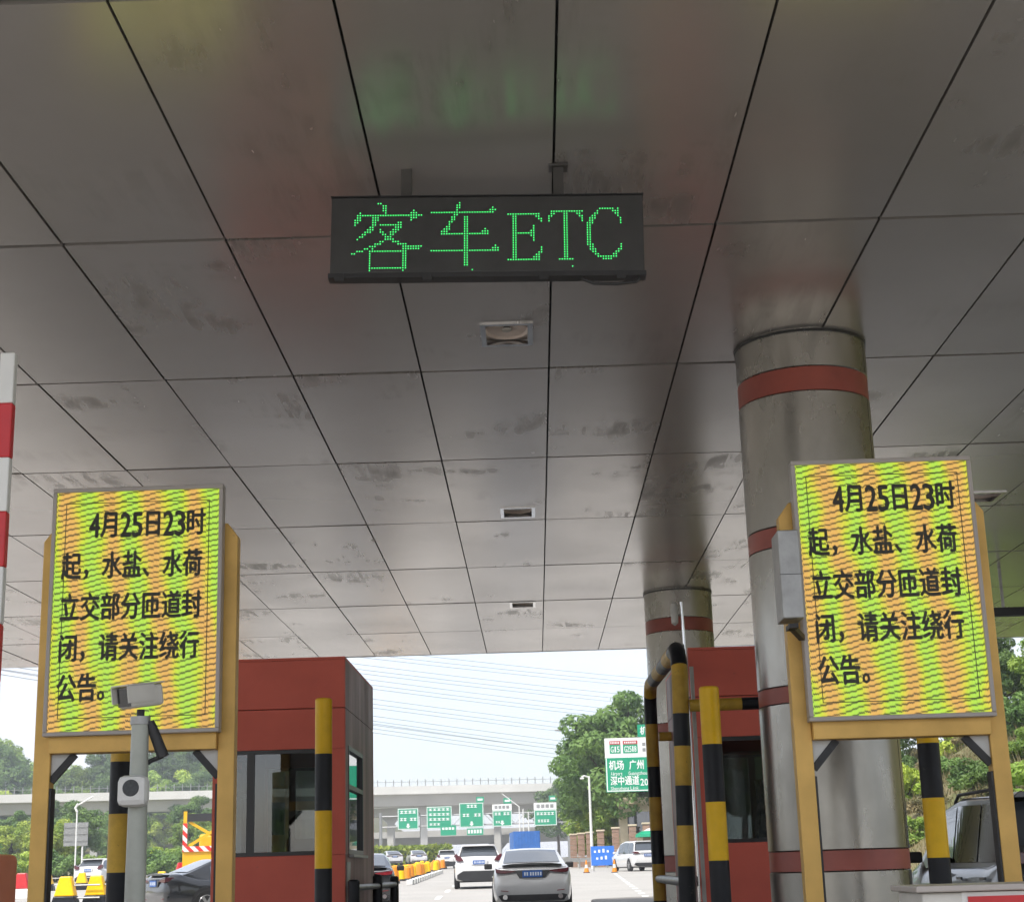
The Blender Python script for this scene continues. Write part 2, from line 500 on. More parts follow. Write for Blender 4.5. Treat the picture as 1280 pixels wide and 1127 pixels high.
# ------------------------------------------------------------------ mesh helpers
class MB:
    def __init__(self):
        self.v, self.f = [], []

    def add(self, vs, fs):
        o = len(self.v)
        self.v += [tuple(p) for p in vs]
        self.f += [tuple(i + o for i in q) for q in fs]
        return self

    def box(self, x0, x1, y0, y1, z0, z1):
        return self.add([(x0, y0, z0), (x1, y0, z0), (x1, y1, z0), (x0, y1, z0), (x0, y0, z1), (x1, y0, z1), (x1, y1, z1), (x0, y1, z1)],
                        [(3, 2, 1, 0), (4, 5, 6, 7), (0, 1, 5, 4), (1, 2, 6, 5), (2, 3, 7, 6), (3, 0, 4, 7)])

    def bar(self, p0, p1, w, h=None):
        """square bar between two points"""
        h = h or w
        p0, p1 = Vector(p0), Vector(p1)
        d = (p1 - p0).normalized()
        up = Vector((0, 0, 1)) if abs(d.z) < 0.95 else Vector((0, 1, 0))
        a = d.cross(up).normalized() * w / 2
        b = a.cross(d).normalized() * h / 2
        vs = [p + s * a + t * b for p in (p0, p1) for s, t in ((-1, -1), (1, -1), (1, 1), (-1, 1))]
        return self.add(vs, [(0, 1, 2, 3), (7, 6, 5, 4), (0, 4, 5, 1), (1, 5, 6, 2), (2, 6, 7, 3), (3, 7, 4, 0)])

    def tube(self, pts, r, n=16, caps=True, radii=None):
        pts = [Vector(p) for p in pts]
        m = len(pts)
        prev = None
        o = len(self.v)
        for i, p in enumerate(pts):
            d = (pts[min(i + 1, m - 1)] - pts[max(i - 1, 0)]).normalized()
            if prev is None:
                ref = Vector((0, 0, 1)) if abs(d.z) < 0.9 else Vector((0, 1, 0))
                a = d.cross(ref).normalized()
            else:
                a = (prev - d * prev.dot(d)).normalized()
            prev = a
            b = d.cross(a)
            rr = radii[i] if radii else r
            for k in range(n):
                t = 2 * math.pi * k / n
                self.v.append(tuple(p + a * rr * math.cos(t) + b * rr * math.sin(t)))
        for i in range(m - 1):
            for k in range(n):
                k2 = (k + 1) % n
                self.f.append((o + i * n + k, o + (i + 1) * n + k, o + (i + 1) * n + k2, o + i * n + k2))
        if caps:
            self.f.append(tuple(o + k for k in range(n)))
            self.f.append(tuple(o + (m - 1) * n + k for k in reversed(range(n))))
        return self

    def lathe(self, prof, n=32, cx=0, cy=0, caps=True):
        o = len(self.v)
        m = len(prof)
        for r, z in prof:
            for k in range(n):
                t = 2 * math.pi * k / n
                self.v.append((cx + r * math.cos(t), cy + r * math.sin(t), z))
        for i in range(m - 1):
            for k in range(n):
                k2 = (k + 1) % n
                self.f.append((o + i * n + k, o + i * n + k2, o + (i + 1) * n + k2, o + (i + 1) * n + k))
        if caps:
            self.f.append(tuple(o + k for k in reversed(range(n))))
            self.f.append(tuple(o + (m - 1) * n + k for k in range(n)))
        return self

    def prism(self, poly, y0, y1):
        """polygon in XZ extruded along Y"""
        n = len(poly)
        vs = [(x, y0, z) for x, z in poly] + [(x, y1, z) for x, z in poly]
        fs = [tuple(range(n)), tuple(range(2 * n - 1, n - 1, -1))]
        fs += [(i, i + n, (i + 1) % n + n, (i + 1) % n) for i in range(n)]
        return self.add(vs, fs)

    def prism_x(self, poly, x0, x1):
        n = len(poly)
        vs = [(x0, y, z) for y, z in poly] + [(x1, y, z) for y, z in poly]
        fs = [tuple(range(n)), tuple(range(2 * n - 1, n - 1, -1))]
        fs += [(i, i + n, (i + 1) % n + n, (i + 1) % n) for i in range(n)]
        return self.add(vs, fs)

    def grid(self, rows, closed=False):
        o = len(self.v)
        m, n = len(rows), len(rows[0])
        for r in rows:
            self.v += [tuple(p) for p in r]
        for i in range(m - 1):
            for k in range(n - 1 + (1 if closed else 0)):
                k2 = (k + 1) % n
                self.f.append((o + i * n + k, o + i * n + k2, o + (i + 1) * n + k2, o + (i + 1) * n + k))
        return self

    def mesh(self, name, m, smooth=False, fix=True):
        me = bpy.data.meshes.new(name)
        me.from_pydata(self.v, [], self.f)
        if fix:
            bm = bmesh.new()
            bm.from_mesh(me)
            bmesh.ops.recalc_face_normals(bm, faces=bm.faces)
            bm.to_mesh(me)
            bm.free()
        if m is not None:
            me.materials.append(M[m] if isinstance(m, str) else m)
        if smooth:
            me.polygons.foreach_set('use_smooth', [True] * len(me.polygons))
            try:
                me.set_sharp_from_angle(angle=R(38))
            except Exception:
                pass
        me.update()
        return me

    def build(self, name, m, parent=None, smooth=False, bevel=0, loc=None):
        o = bpy.data.objects.new(name, self.mesh(name, m, smooth))
        C.objects.link(o)
        if parent is not None:
            o.parent = parent
        if loc:
            o.location = loc
        if bevel:
            md = o.modifiers.new('bevel', 'BEVEL')
            md.width = bevel
            md.segments = 2
            md.limit_method = 'ANGLE'
        return o


def box(name, m, parent, x0, x1, y0, y1, z0, z1, bevel=0):
    return MB().box(x0, x1, y0, y1, z0, z1).build(name, m, parent, bevel=bevel)


def thing(name, label, cat, loc=(0, 0, 0), rotz=0, group=None):
    o = bpy.data.objects.new(name, None)
    o.empty_display_size = 0.2
    C.objects.link(o)
    o.location = loc
    o.rotation_euler = (0, 0, rotz)
    return tag(o, label, cat, group)


def tag(o, label, cat, group=None):
    o['label'] = label
    o['category'] = cat
    if group:
        o['group'] = group
    return o


def structure(o):
    o['kind'] = 'structure'
    return o


def dup(root, loc, rotz, label, group=None, scale=None):
    r = root.copy()
    C.objects.link(r)
    r.location = loc
    r.rotation_euler = (0, 0, rotz)
    if scale:
        r.scale = scale if hasattr(scale, '__len__') else (scale,) * 3
    r['label'] = label
    if group:
        r['group'] = group
    for ch in list(root.children):
        c = ch.copy()
        C.objects.link(c)
        c.parent = r
        for g in ch.children:
            d = g.copy()
            C.objects.link(d)
            d.parent = c
    return r


GLYPH = {}


def glyph(ch):
    """outline mesh data of one character at font size 1"""
    if ch not in GLYPH:
        cu = bpy.data.curves.new('glyph', 'FONT')
        cu.body = ch
        cu.size = 1.0
        cu.resolution_u = 2
        ob = bpy.data.objects.new('glyph', cu)
        C.objects.link(ob)
        dg = bpy.context.evaluated_depsgraph_get()
        me = bpy.data.meshes.new_from_object(ob.evaluated_get(dg))
        bpy.data.objects.remove(ob)
        bpy.data.curves.remove(cu)
        v = np.array([tuple(q.co) for q in me.vertices])
        GLYPH[ch] = (v, [tuple(p.vertices) for p in me.polygons])
        bpy.data.meshes.remove(me)
    return GLYPH[ch]


def text(name, s, m, parent, cx, y, cz, width, height, bold=0.0):
    """lettering in the XZ plane facing -Y, one object per character, laid out over width (metres)"""
    adv = [0.58 if (c.isdigit() or c.islower()) else 0.66 if c.isascii() and c != ' ' else 0.3 if c == ' ' else 1.0 for c in s]
    k = width / sum(adv)
    x = cx - width / 2
    out = []
    for c, a in zip(s, adv):
        if c != ' ':
            v, f = glyph(c)
            lo, hi = v.min(0), v.max(0)
            if c.isascii():
                gw = hi[0] - lo[0]
                sx = k * a * 0.86 / max(gw, 0.2)
                ox = x + k * a / 2 - sx * (lo[0] + hi[0]) / 2
                sz = height / 0.73
                oz = cz - height / 2
            else:
                sx = k
                ox = x
                sz = height / 0.90
                oz = cz - height / 2 + 0.08 * sz
            b = MB()
            offs = [(0, 0)] if not bold else [(0, 0), (bold, 0), (-bold, 0), (0, bold), (0, -bold)]
            for i, (dx, dz) in enumerate(offs):
                b.add([(ox + p[0] * sx + dx * height, y - 0.0004 * i, oz + p[1] * sz + dz * height) for p in v], f)
            me = b.mesh('character', m, fix=False)
            o = bpy.data.objects.new('character', me)
            C.objects.link(o)
            o.parent = parent
            out.append(o)
        x += k * a
    return out


# ------------------------------------------------------------------ ground
def gz(y):
    if y < 26:
        return 0.0
    return min(0.011 * (y - 26), 0.011 * 300)


ys = [-60, -20, 0, 10, 20, 26, 40, 60, 80, 110, 150, 200, 260, 326, 600, 1500, 4000]
rows = [[(x, y, gz(y)) for x in (-3000, -400, -120, -60, -30, -10, 0, 10, 30, 60, 120, 400, 3000)] for y in ys]
structure(MB().grid(rows).build('ground', 'grass_ground'))
rows = [[(x, y, gz(y) + 0.006) for x in np.linspace(xl, xr, 8)] for y, xl, xr in
        [(-60, -46, 26), (-20, -46, 26), (0, -46, 22), (26, -46, 17), (40, -45, 14), (60, -42, 13.5), (80, -40, 13), (110, -38, 11), (140, -36, 6), (200, -34, 0), (260, -30, 4), (326, -30, 6), (420, -30, 10)]]
structure(MB().grid(rows).build('toll_plaza_road', 'concrete_road'))

# painted lane dashes and edge lines on the plaza
k = 0
for y0 in range(42, 240, 9):
    x = -2.95 - 0.022 * (y0 - 42)
    d = MB()
    d.add([(x - 0.09, y0, gz(y0) + 0.012), (x + 0.09, y0, gz(y0) + 0.012), (x - 0.05, y0 + 4, gz(y0 + 4) + 0.012), (x - 0.23, y0 + 4, gz(y0 + 4) + 0.012)], [(0, 1, 2, 3)])
    structure(d.build('lane_marking', 'marking'))
for y0 in np.arange(44, 95, 3.2):
    x = 3.0 + 0.028 * (y0 - 44)
    d = MB()
    d.add([(x - 0.1, y0, gz(y0) + 0.012), (x + 0.1, y0, gz(y0) + 0.012), (x + 0.15, y0 + 1.5, gz(y0 + 1.5) + 0.012), (x - 0.05, y0 + 1.5, gz(y0 + 1.5) + 0.012)], [(0, 1, 2, 3)])
    structure(d.build('lane_marking', 'marking'))


# traffic islands: raised kerbed strips with rounded ends
def island(name, x0, x1, y0, y1, h):
    cx, r = (x0 + x1) / 2, (x1 - x0) / 2
    poly = [(cx + r * math.cos(t), y1 - r + r * math.sin(t)) for t in np.linspace(0, math.pi, 15)]
    poly += [(cx + r * math.cos(t), y0 + r + r * math.sin(t)) for t in np.linspace(math.pi, 2 * math.pi, 15)]
    n = len(poly)
    b = MB()
    b.add([(x, y, gz(y) - 0.05) for x, y in poly] + [(x, y, gz(y) + h) for x, y in poly],
          [tuple(range(n, 2 * n))] + [(i, (i + 1) % n, (i + 1) % n + n, i + n) for i in range(n)])
    return structure(b.build(name, 'kerb', bevel=0.03))


island('traffic_island_left', -4.1, -1.75, 4.5, 39.0, 0.25)
island('traffic_island_right', 1.22, 3.65, 4.5, 39.5, 0.25)
island('traffic_island_far_left', -9.9, -7.6, 6, 38.0, 0.25)

# ------------------------------------------------------------------ canopy with its ceiling panels
PW, PL, PX, PY, CZ = 1.2185, 3.3768, 0.256, 14.365, 5.70
I0, I1, K0, K1 = -10, 9, -3, 6
canopy = thing('toll_canopy', 'wide flat toll station canopy with grey metal ceiling panels overhead', 'canopy', (PX, PY, CZ))
xa, xb, ya, yb = I0 * PW, I1 * PW, K0 * PL, K1 * PL
box('roof_slab', 'ceiling_void', canopy, xa - 0.1, xb + 0.1, ya - 0.1, yb - 0.002, 0.075, 0.9)
box('roof_cover', 'roof', canopy, xa - 0.4, xb + 0.4, ya - 0.8, yb + 0.15, 0.902, 1.1)
box('fascia', 'roof', canopy, xa - 0.35, xb + 0.35, yb + 0.002, yb + 0.10, 0.0, 0.9)
box('fascia', 'roof', canopy, xa - 0.35, xb + 0.35, ya - 0.75, ya - 0.102, 0.0, 0.9)
GX, GY = 0.009, 0.024
pm_mesh = MB().box(GX, PW - GX, GY, PL - GY, 0, 0.04).mesh('ceiling_panel', 'ceiling')
LIGHTS = [(-0.125, 13.34), (-0.115, 20.60), (-0.12, 28.2), (6.05, 20.55)]
LW, LD = 0.46, 0.60
prng = random.Random(3)
for i in range(I0, I1):
    for k in range(K0, K1):
        x0, y0 = i * PW, k * PL
        hit = [q for q in LIGHTS if x0 < q[0] - PX < x0 + PW and y0 < q[1] - PY < y0 + PL]
        if hit:
            hx, hy = hit[0][0] - PX - x0, hit[0][1] - PY - y0
            a, b_, c, d_ = hx - LW / 2, hx + LW / 2, max(hy - LD / 2, GY + 0.02), min(hy + LD / 2, PL - GY - 0.02)
            me = MB().box(GX, a, GY, PL - GY, 0, 0.04).box(b_, PW - GX, GY, PL - GY, 0, 0.04).box(a, b_, GY, c, 0, 0.04).box(a, b_, d_, PL - GY, 0, 0.04).mesh('ceiling_panel', 'ceiling', fix=False)
        else:
            me = pm_mesh
        o = bpy.data.objects.new('ceiling_panel', me)
        C.objects.link(o)
        o.parent = canopy
        o.location = (x0, y0, prng.uniform(-0.002, 0.002))
        o.rotation_euler = (prng.uniform(-1, 1) * 0.0014, prng.uniform(-1, 1) * 0.0035, 0)


def ceiling_light(x, y, label):
    t = thing('ceiling_light', label, 'light', (x, y, CZ), 0, 'recessed ceiling lights')
    w, d = LW / 2, LD / 2
    f = MB()
    for s in (-1, 1):
        f.box(*sorted((s * w, s * (w - 0.045))), -d, d, -0.014, 0.03)
    f.box(-w + 0.045, w - 0.045, -d, -d + 0.045, -0.014, 0.03)
    f.box(-w + 0.045, w - 0.045, d - 0.045, d, -0.014, 0.03)
    f.build('frame', 'chrome', t)
    h = MB()
    for s in (-1, 1):
        h.box(*sorted((s * w * 0.99, s * (w - 0.012))), -d, d, 0.031, 0.32)
        h.box(-w + 0.012, w - 0.012, *sorted((s * d * 0.99, s * (d - 0.012))), 0.031, 0.32)
    h.box(-w, w, -d, d, 0.321, 0.34)
    h.build('housing', 'galv', t)
    MB().lathe([(w * 1.3, 0.045), (w * 0.92, 0.048), (w * 0.84, 0.026), (w * 0.76, 0.046), (w * 0.3, 0.060), (0.03, 0.061)], 28, 0, 0.0, caps=False).build('reflector', 'reflector', t, smooth=True).scale = (1, 1.2, 1)
    MB().lathe([(0.03, 0.062), (0.05, 0.05), (0.04, 0.035), (0.01, 0.03)], 16, 0, 0.02).build('bulb', 'off_white', t, smooth=True)


LN = ['large recessed square downlight in the ceiling just beyond the green LED sign', 'second recessed downlight from the LED sign along the centre ceiling row',
      'farthest small recessed downlight near the far canopy edge', 'recessed downlight in the ceiling right of the right notice board']
for (x, y), s in zip(LIGHTS[:4], LN):
    ceiling_light(x, y, s)



# ------------------------------------------------------------------ columns
def column(x, y, r, bands, label, top=5.86):
    t = thing('steel_column', label, 'column', (x, y, 0), 0, 'canopy columns')
    zs = [0.0] + [b for q in sorted(bands) for b in q] + [top]
    for i in range(0, len(zs), 2):
        a, b = zs[i], zs[i + 1]
        h = [(r, a), (r, b)]
        o = MB().lathe([(r - 0.012, a), (r, a + 0.012), (r, b - 0.012), (r - 0.012, b)], 64).build('steel_cladding', 'steel', t, smooth=True)
        MB().box(-0.006, 0.006, -r - 0.0015, -r + 0.02, a + 0.02, b - 0.02).build('cladding_joint', 'frame_dark', o).rotation_euler = (0, 0, R(62))
    for a, b in bands:
        MB().lathe([(r - 0.004, a), (r - 0.004, b)], 64).build('red_band', 'band', t, smooth=True)
    MB().lathe([(r + 0.012, CZ - 0.028), (r + 0.012, CZ - 0.004)], 64).build('shadow_gap_ring', 'frame_dark', t, smooth=True)  # dark ring put in as the shadow gap where column meets ceiling
    return t


column(2.58, 14.03, 0.595, [(5.13, 5.345), (3.76, 3.93), (2.41, 2.545), (1.02, 1.18)], 'large round steel column with red bands behind the right notice board')
column(2.60, 27.54, 0.59, [(4.98, 5.20), (3.15, 3.42), (1.0, 1.25)], 'farther round steel column with dark red bands behind the striped guard frame')

# ------------------------------------------------------------------ hanging lane sign with green LED lettering
LETTERS = [(-53, 0, """
..........##................
............##..............
............##..............
............##..........#...
...#.........#.........###..
..##########################
..##....###............###..
.###....###............#....
.##.....##........##........
.#......##.#########........
.......##........###........
......###..#....###.........
.....###...##..###..........
....##......##.##...........
...##........###............
..#..........####...........
...........##...###.........
.........###......####......
.......###..........########
.....##.#...........#######.
..###..###############......
##.....#............##......
.......#............##......
.......#............##......
.......#............##......
.......#............##......
.......#............##......
.......###############......
.......#............#.......
"""), (-22, 0, """
...........#.................
..........##.................
..........##............#....
..........#............###...
#########################....
.........##..................
........##...##..............
........##...##..............
.......##....##..............
.......#.....##..............
......##.....##..............
.....###.....##......#.......
....###......##.....###......
....###################......
.............##..............
.............##..............
.............##..............
.............##..............
.............##..........#...
.............##.........###..
###########################..
.............##..............
.............##..............
.............##..............
.............##..............
.............##..............
.............##..............
.............................
................#............
"""), (8, 5, """
#############.
..##.......##.
..##........##
..##.........#
..##..........
..##......#...
..##......#...
..##.....##...
..#########...
..##.....##...
..##......#...
..##......#...
..##..........
..##..........
..##.........#
..##.........#
..##........##
..##.......##.
..##......###.
#############.
"""), (24, 4, """
.#############.
.##...##...##..
##....##....##.
#.....##.....#.
#.....##.....#.
......##.......
......##.......
......##.......
......##.......
......##.......
......##.......
......##.......
......##.......
......##.......
......##.......
......##.......
......##.......
......##.......
......##.......
......##.......
....######.....
...............
...............
.........#.....
"""), (39, 3, """
.....######.#.
....#.....###.
...##......##.
..##........#.
.###.........#
.##..........#
###..........#
##............
##............
##............
##............
##............
##............
##............
##............
###..........#
.##..........#
.###........##
..##.......##.
...##.....##..
....########..
......####....
""")]
t = thing('lane_sign', 'black hanging LED lane sign with green letters reading ETC under the ceiling', 'sign', (-0.2, 9.8, 5.17))
t.rotation_euler = (0, R(1.34), 0)
hs = box('housing', 'sign_black', t, -1.045, 1.035, 0.0, 0.16, -0.255, 0.285, bevel=0.008)
rim = MB()
rim.box(-1.055, 1.045, -0.008, 0.10, -0.29, -0.257)
rim.box(-1.05, 1.04, -0.004, 0.165, 0.287, 0.294)
rim.build('rim', 'trim', t)
for x in (-0.98, -0.40, 0.37, 0.88):
    box('clip', 'trim', t, x - 0.03, x + 0.03, -0.022, -0.009, -0.315, -0.262)
MB().tube([(0.62, 0.02, -0.30), (0.70, 0.02, -0.335), (0.85, 0.02, -0.34), (0.98, 0.02, -0.325), (1.0, 0.02, -0.30)], 0.012, 8).build('cable', 'trim', t, smooth=True)
led = MB()
P = 0.0170
for c0, r0, art in LETTERS:
    for j, row in enumerate(art.split()):
        for i, c in enumerate(row):
            if c == '#':
                cx, cz, r = (i + c0) * P, (14 - j - r0) * P, 0.0054
                led.add([(cx - r, -0.0005, cz), (cx, -0.0005, cz - r), (cx + r, -0.0005, cz), (cx, -0.0005, cz + r), (cx, -0.004, cz)],
                        [(0, 1, 4), (1, 2, 4), (2, 3, 4), (3, 0, 4)])
lo = led.build('led_lettering', 'green_led', t)
lo['kind'] = 'stuff'
for x in (-0.55, 0.475):
    hg = MB()
    hg.box(x - 0.035, x + 0.035, 0.05, 0.12, 0.30, 0.53)
    hg.box(x - 0.065, x + 0.065, 0.03, 0.14, 0.515, 0.535)
    hg.build('hanger', 'hanger_dark', t)


# ------------------------------------------------------------------ LED notice boards on gold posts
def notice_board(label, x, y, dz):
    t = thing('notice_board', label, 'notice board', (x, y, 0.25), 0, 'LED notice boards')
    b0, b1, w = 1.86 + dz, 3.64 + dz, 0.6175          # screen bottom / top above the island, half width
    for s in (-1, 1):
        p = MB()
        xo, xi = s * 0.715, s * 0.597
        zt = 3.38 + dz
        poly = [(xo, 0), (xi, 0), (xi, zt), (s * 0.64, zt), (xo, zt - 0.10)]
        p.prism(poly, 0.0, 0.12)
        po = p.build('post', 'gold', t, bevel=0.006)
        box('post_lining', 'trim', po, *sorted((s * 0.596, s * 0.582)), 0.01, 0.11, 0.05, b0 - 0.36)
        box('base_plate', 'galv', po, *sorted((s * 0.52, s * 0.77)), -0.06, 0.18, 0.0, 0.02)
        g = MB()
        xg = s * 0.595
        g.prism([(xg, b0 - 0.125), (xg - s * 0.16, b0 - 0.125), (xg, b0 - 0.30)], 0.03, 0.05)
        go = g.build('gusset', 'bracket', t)
        MB().bar((xg - s * 0.165, 0.04, b0 - 0.125), (xg, 0.04, b0 - 0.31), 0.03, 0.05).build('gusset_edge', 'trim', go)
    box('crossbeam', 'gold', t, -0.595, 0.595, -0.06, 0.116, b0 - 0.122, b0 - 0.001, bevel=0.005)
    box('cabinet', 'galv', t, -w, w, -0.10, -0.003, b0, b1, bevel=0.012)
    r = MB()
    e = 0.022
    r.box(-w - 0.008, w + 0.008, -0.125, -0.02, b1 - e, b1 + 0.01)
    r.box(-w - 0.008, w + 0.008, -0.125, -0.02, b0 - 0.008, b0 + e)
    r.box(-w - 0.008, -w + e, -0.125, -0.02, b0 + e, b1 - e)
    r.box(w - e, w + 0.008, -0.125, -0.02, b0 + e, b1 - e)
    r.build('bezel', 'bezel', t, bevel=0.006)
    sc = MB().box(-w + e, w - e, -0.112, -0.1005, 0.0, b1 - b0 - 2 * e).build('screen', 'led', t, loc=(0, 0, b0 + e))
    H = b1 - b0
    lines = [('4月25日23时', -0.355, 0.50, 0.150), ('起，水盐、水荷', -0.545, 0.485, 0.320), ('立交部分匝道封', -0.545, 0.485, 0.490),
             ('闭，请关注绕行', -0.545, 0.475, 0.655), ('公告。', -0.545, -0.105, 0.815)]
    for s, x0, x1, fz in lines:
        hh = 0.19
        text('lettering', s, 'led_text', sc, (x0 + x1) / 2, -0.1135, (1 - fz) * H - e, x1 - x0, hh, bold=0.028)
    ln = MB()
    ww, r0, r1 = w - 0.09, 0.09, H - 0.13
    for q in ((-ww, ww, r0, r0 + 0.006), (-ww, ww, r1, r1 + 0.006), (-ww, -ww + 0.006, r0 + 0.006, r1), (ww - 0.006, ww, r0 + 0.006, r1)):
        ln.box(q[0], q[1], -0.1132, -0.1122, q[2], q[3])
    ln.build('border_line', 'led_text', sc)
    return t


notice_board('left LED notice board on gold posts beside the red booth', -2.845, 11.4, 0.0)
notice_board('right LED notice board on gold posts in front of the large steel column', 2.475, 10.85, -0.10)

t = thing('steel_box', 'narrow stainless steel box fixed to left edge of the right notice board', 'box', (1.735, 10.45, 0))
box('body', 'galv', t, -0.075, 0.065, -0.12, 0.16, 2.64, 3.23, bevel=0.008)
box('door_seam', 'trim', t, -0.077, 0.067, -0.1215, -0.118, 2.93, 2.934)
MB().bar((-0.03, 0.02, 2.60), (0.03, 0.02, 2.60), 0.16, 0.03).bar((0.0, 0.02, 2.60), (0.10, 0.25, 2.56), 0.04).build('bracket', 'trim', t)
box('mounting_post', 'trim', t, 0.04, 0.064, 0.1605, 0.27, 2.62, 3.1)


# ------------------------------------------------------------------ toll booths
def booth(name, label, x, y, w, d, h, lane, tone):
    """x = lane-side face, lane = +1 if the lane lies to the right of the booth; body extends away from the lane"""
    t = thing(name, label, 'toll booth', (x, y, 0.25))
    s = -lane                               # direction from the lane face into the booth
    X = lambda a: s * a                     # distance from lane face -> local x
    pan, side = tone

    def bx(nm, m, a0, a1, y0, y1, z0, z1, par=t, bevel=0.0):
        q = sorted((X(a0), X(a1)))
        return box(nm, m, par, q[0], q[1], y0, y1, z0, z1, bevel)
    T = 0.06
    zs, zt, zp = 1.06, 2.15, 2.575          # sill, window head, joint above the booth floor
    # front (towards the camera) and back
    for nm, y0, y1, m in (('front', 0, T, pan), ('back', d - T, d, pan)):
        bx('wall_panel', m, 0.0, w, y0, y1, 0, zs, bevel=0.006)
        bx('wall_panel', m, 0.0, w, y0, y1, zt, zp - 0.004, bevel=0.006)
        bx('wall_panel', m, 0.0, w, y0, y1, zp + 0.004, h, bevel=0.006)
        bx('corner_post', m, 0.0, 0.22, y0, y1, zs + 0.002, zt - 0.002)
        bx('corner_post', m, w - 0.10, w, y0, y1, zs + 0.002, zt - 0.002)
        fr = MB()
        for a0, a1, z0, z1 in ((0.222, w - 0.102, zs + 0.002, zs + 0.04), (0.222, w - 0.102, zt - 0.04, zt - 0.002), (0.222, 0.26, zs + 0.04, zt - 0.04),
                               (w - 0.14, w - 0.102, zs + 0.04, zt - 0.04), (0.96, 1.04, zs + 0.04, zt - 0.04)):
            q = sorted((X(a0), X(a1)))
            fr.box(q[0], q[1], y0 + 0.012, y1 - 0.004, z0, z1)
        wf = fr.build('window_frame', 'frame_dark', t)
        bx('pane', 'glass', 0.262, 0.958, y0 + 0.03, y0 + 0.036, zs + 0.042, zt - 0.042, par=wf)
        bx('pane', 'glass', 1.042, w - 0.142, y0 + 0.03, y0 + 0.036, zs + 0.042, zt - 0.042, par=wf)
    # lane side and far side with window
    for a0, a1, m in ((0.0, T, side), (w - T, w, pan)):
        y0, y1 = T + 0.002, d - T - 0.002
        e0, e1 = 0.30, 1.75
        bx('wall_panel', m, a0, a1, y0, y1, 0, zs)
        bx('wall_panel', m, a0, a1, y0, y1, zt + 0.05, zp - 0.004)
        bx('wall_panel', m, a0, a1, y0, y1, zp + 0.004, h)
        bx('corner_post', m, a0, a1, y0, e0, zs + 0.002, zt + 0.048)
        bx('corner_post', m, a0, a1, e1, y1, zs + 0.002, zt + 0.048)
        fr = MB()
        for p0, p1, z0, z1 in ((e0 + .002, e1 - .002, zs + 0.002, zs + 0.05), (e0 + .002, e1 - .002, zt, zt + 0.048), (e0 + .002, e0 + 0.05, zs + 0.05, zt), (e1 - 0.05, e1 - .002, zs + 0.05, zt),
                               (e0 + 0.05, e1 - 0.05, 1.74, 1.79)):
            q = sorted((X(a0 - 0.006 if a0 == 0 else a0 + .004), X(a1 - 0.006)))
            fr.box(q[0], q[1], p0, p1, z0, z1)
        wf = fr.build('window_frame', 'frame_dark', t)
        am = (a0 + a1) / 2
        bx('pane', 'glass', am, am + 0.006, e0 + 0.052, e1 - 0.052, zs + 0.052, 1.738, par=wf)
        bx('pane', 'glass', am, am + 0.006, e0 + 0.052, e1 - 0.052, 1.792, zt - 0.002, par=wf)
        if a0 == 0:
            bx('window_sill', 'galv', -0.06, -0.008, e0, e1, zs - 0.03, zs - 0.002, par=wf)
    bx('window_latch', 'chrome', 0.265, 0.285, -0.02, 0.011, 1.55, 1.72)
    bx('roof', pan, 0.001, w - 0.001, 0.001, d - 0.001, h + 0.002, h + 0.03)
    bx('floor_slab', 'booth_in', T + 0.002, w - T - 0.002, T + 0.002, d - T - 0.002, 0.01, 0.10)
    bx('ceiling_lining', 'booth_in', T + 0.002, w - T - 0.002, T + 0.002, d - T - 0.002, zp, zp + 0.04)
    bx('desk', 'booth_in', T + 0.01, 0.60, 0.7, 2.1, 0.80, 0.84)
    return t


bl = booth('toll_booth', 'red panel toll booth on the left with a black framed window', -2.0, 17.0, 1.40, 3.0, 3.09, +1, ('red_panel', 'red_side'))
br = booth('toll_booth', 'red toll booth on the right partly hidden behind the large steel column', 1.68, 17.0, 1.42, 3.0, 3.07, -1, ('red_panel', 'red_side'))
box('notice_plate', 'galv', bl, 0.001, 0.008, 0.12, 0.42, 0.55, 0.98)
for bb, xs in ((bl, -1),):
    box('computer_screen', 'frame_dark', bb, -0.75, -0.45, 0.9, 0.94, 0.95, 1.25)

# cloth hanging inside the right booth window
cl = MB()
rows = []
for j in range(15):
    z = 1.95 - j * 0.065
    rows.append([(2.34 + 0.012 * i + 0.02 * math.sin(j * 0.5) + (0.006 * j if i > 4 else 0), 17.30 + 0.035 * math.sin(i * 1.5 + j * 0.25), z) for i in range(12)])
cl.grid(rows)
o = cl.build('hanging_cloth', 'cloth', smooth=True)
md = o.modifiers.new('thick', 'SOLIDIFY')
md.thickness = 0.006
tag(o, 'pale blue patterned cloth hanging inside the right booth window', 'cloth')


# ------------------------------------------------------------------ striped bollards and guard frame
def striped_post(name, label, x, y, r, zs, mats, cap=True, group='yellow and black striped guard posts'):
    t = thing(name, label, 'bollard', (x, y, 0.0), 0, group)
    for i in range(len(zs) - 1):
        a, b = zs[i], zs[i + 1]
        top = i == len(zs) - 2
        prof = [(r, a), (r, b - 0.0)] if not top else [(r, a), (r, b - 0.012), (r - 0.012, b)]
        MB().lathe(prof, 28).build('yellow_band' if 'yellow' in mats[i] else 'black_band', mats[i], t, smooth=True)
    MB().lathe([(r + 0.07, 0.25), (r + 0.07, 0.27)], 24).build('base_plate', 'galv', t, smooth=True)
    return t


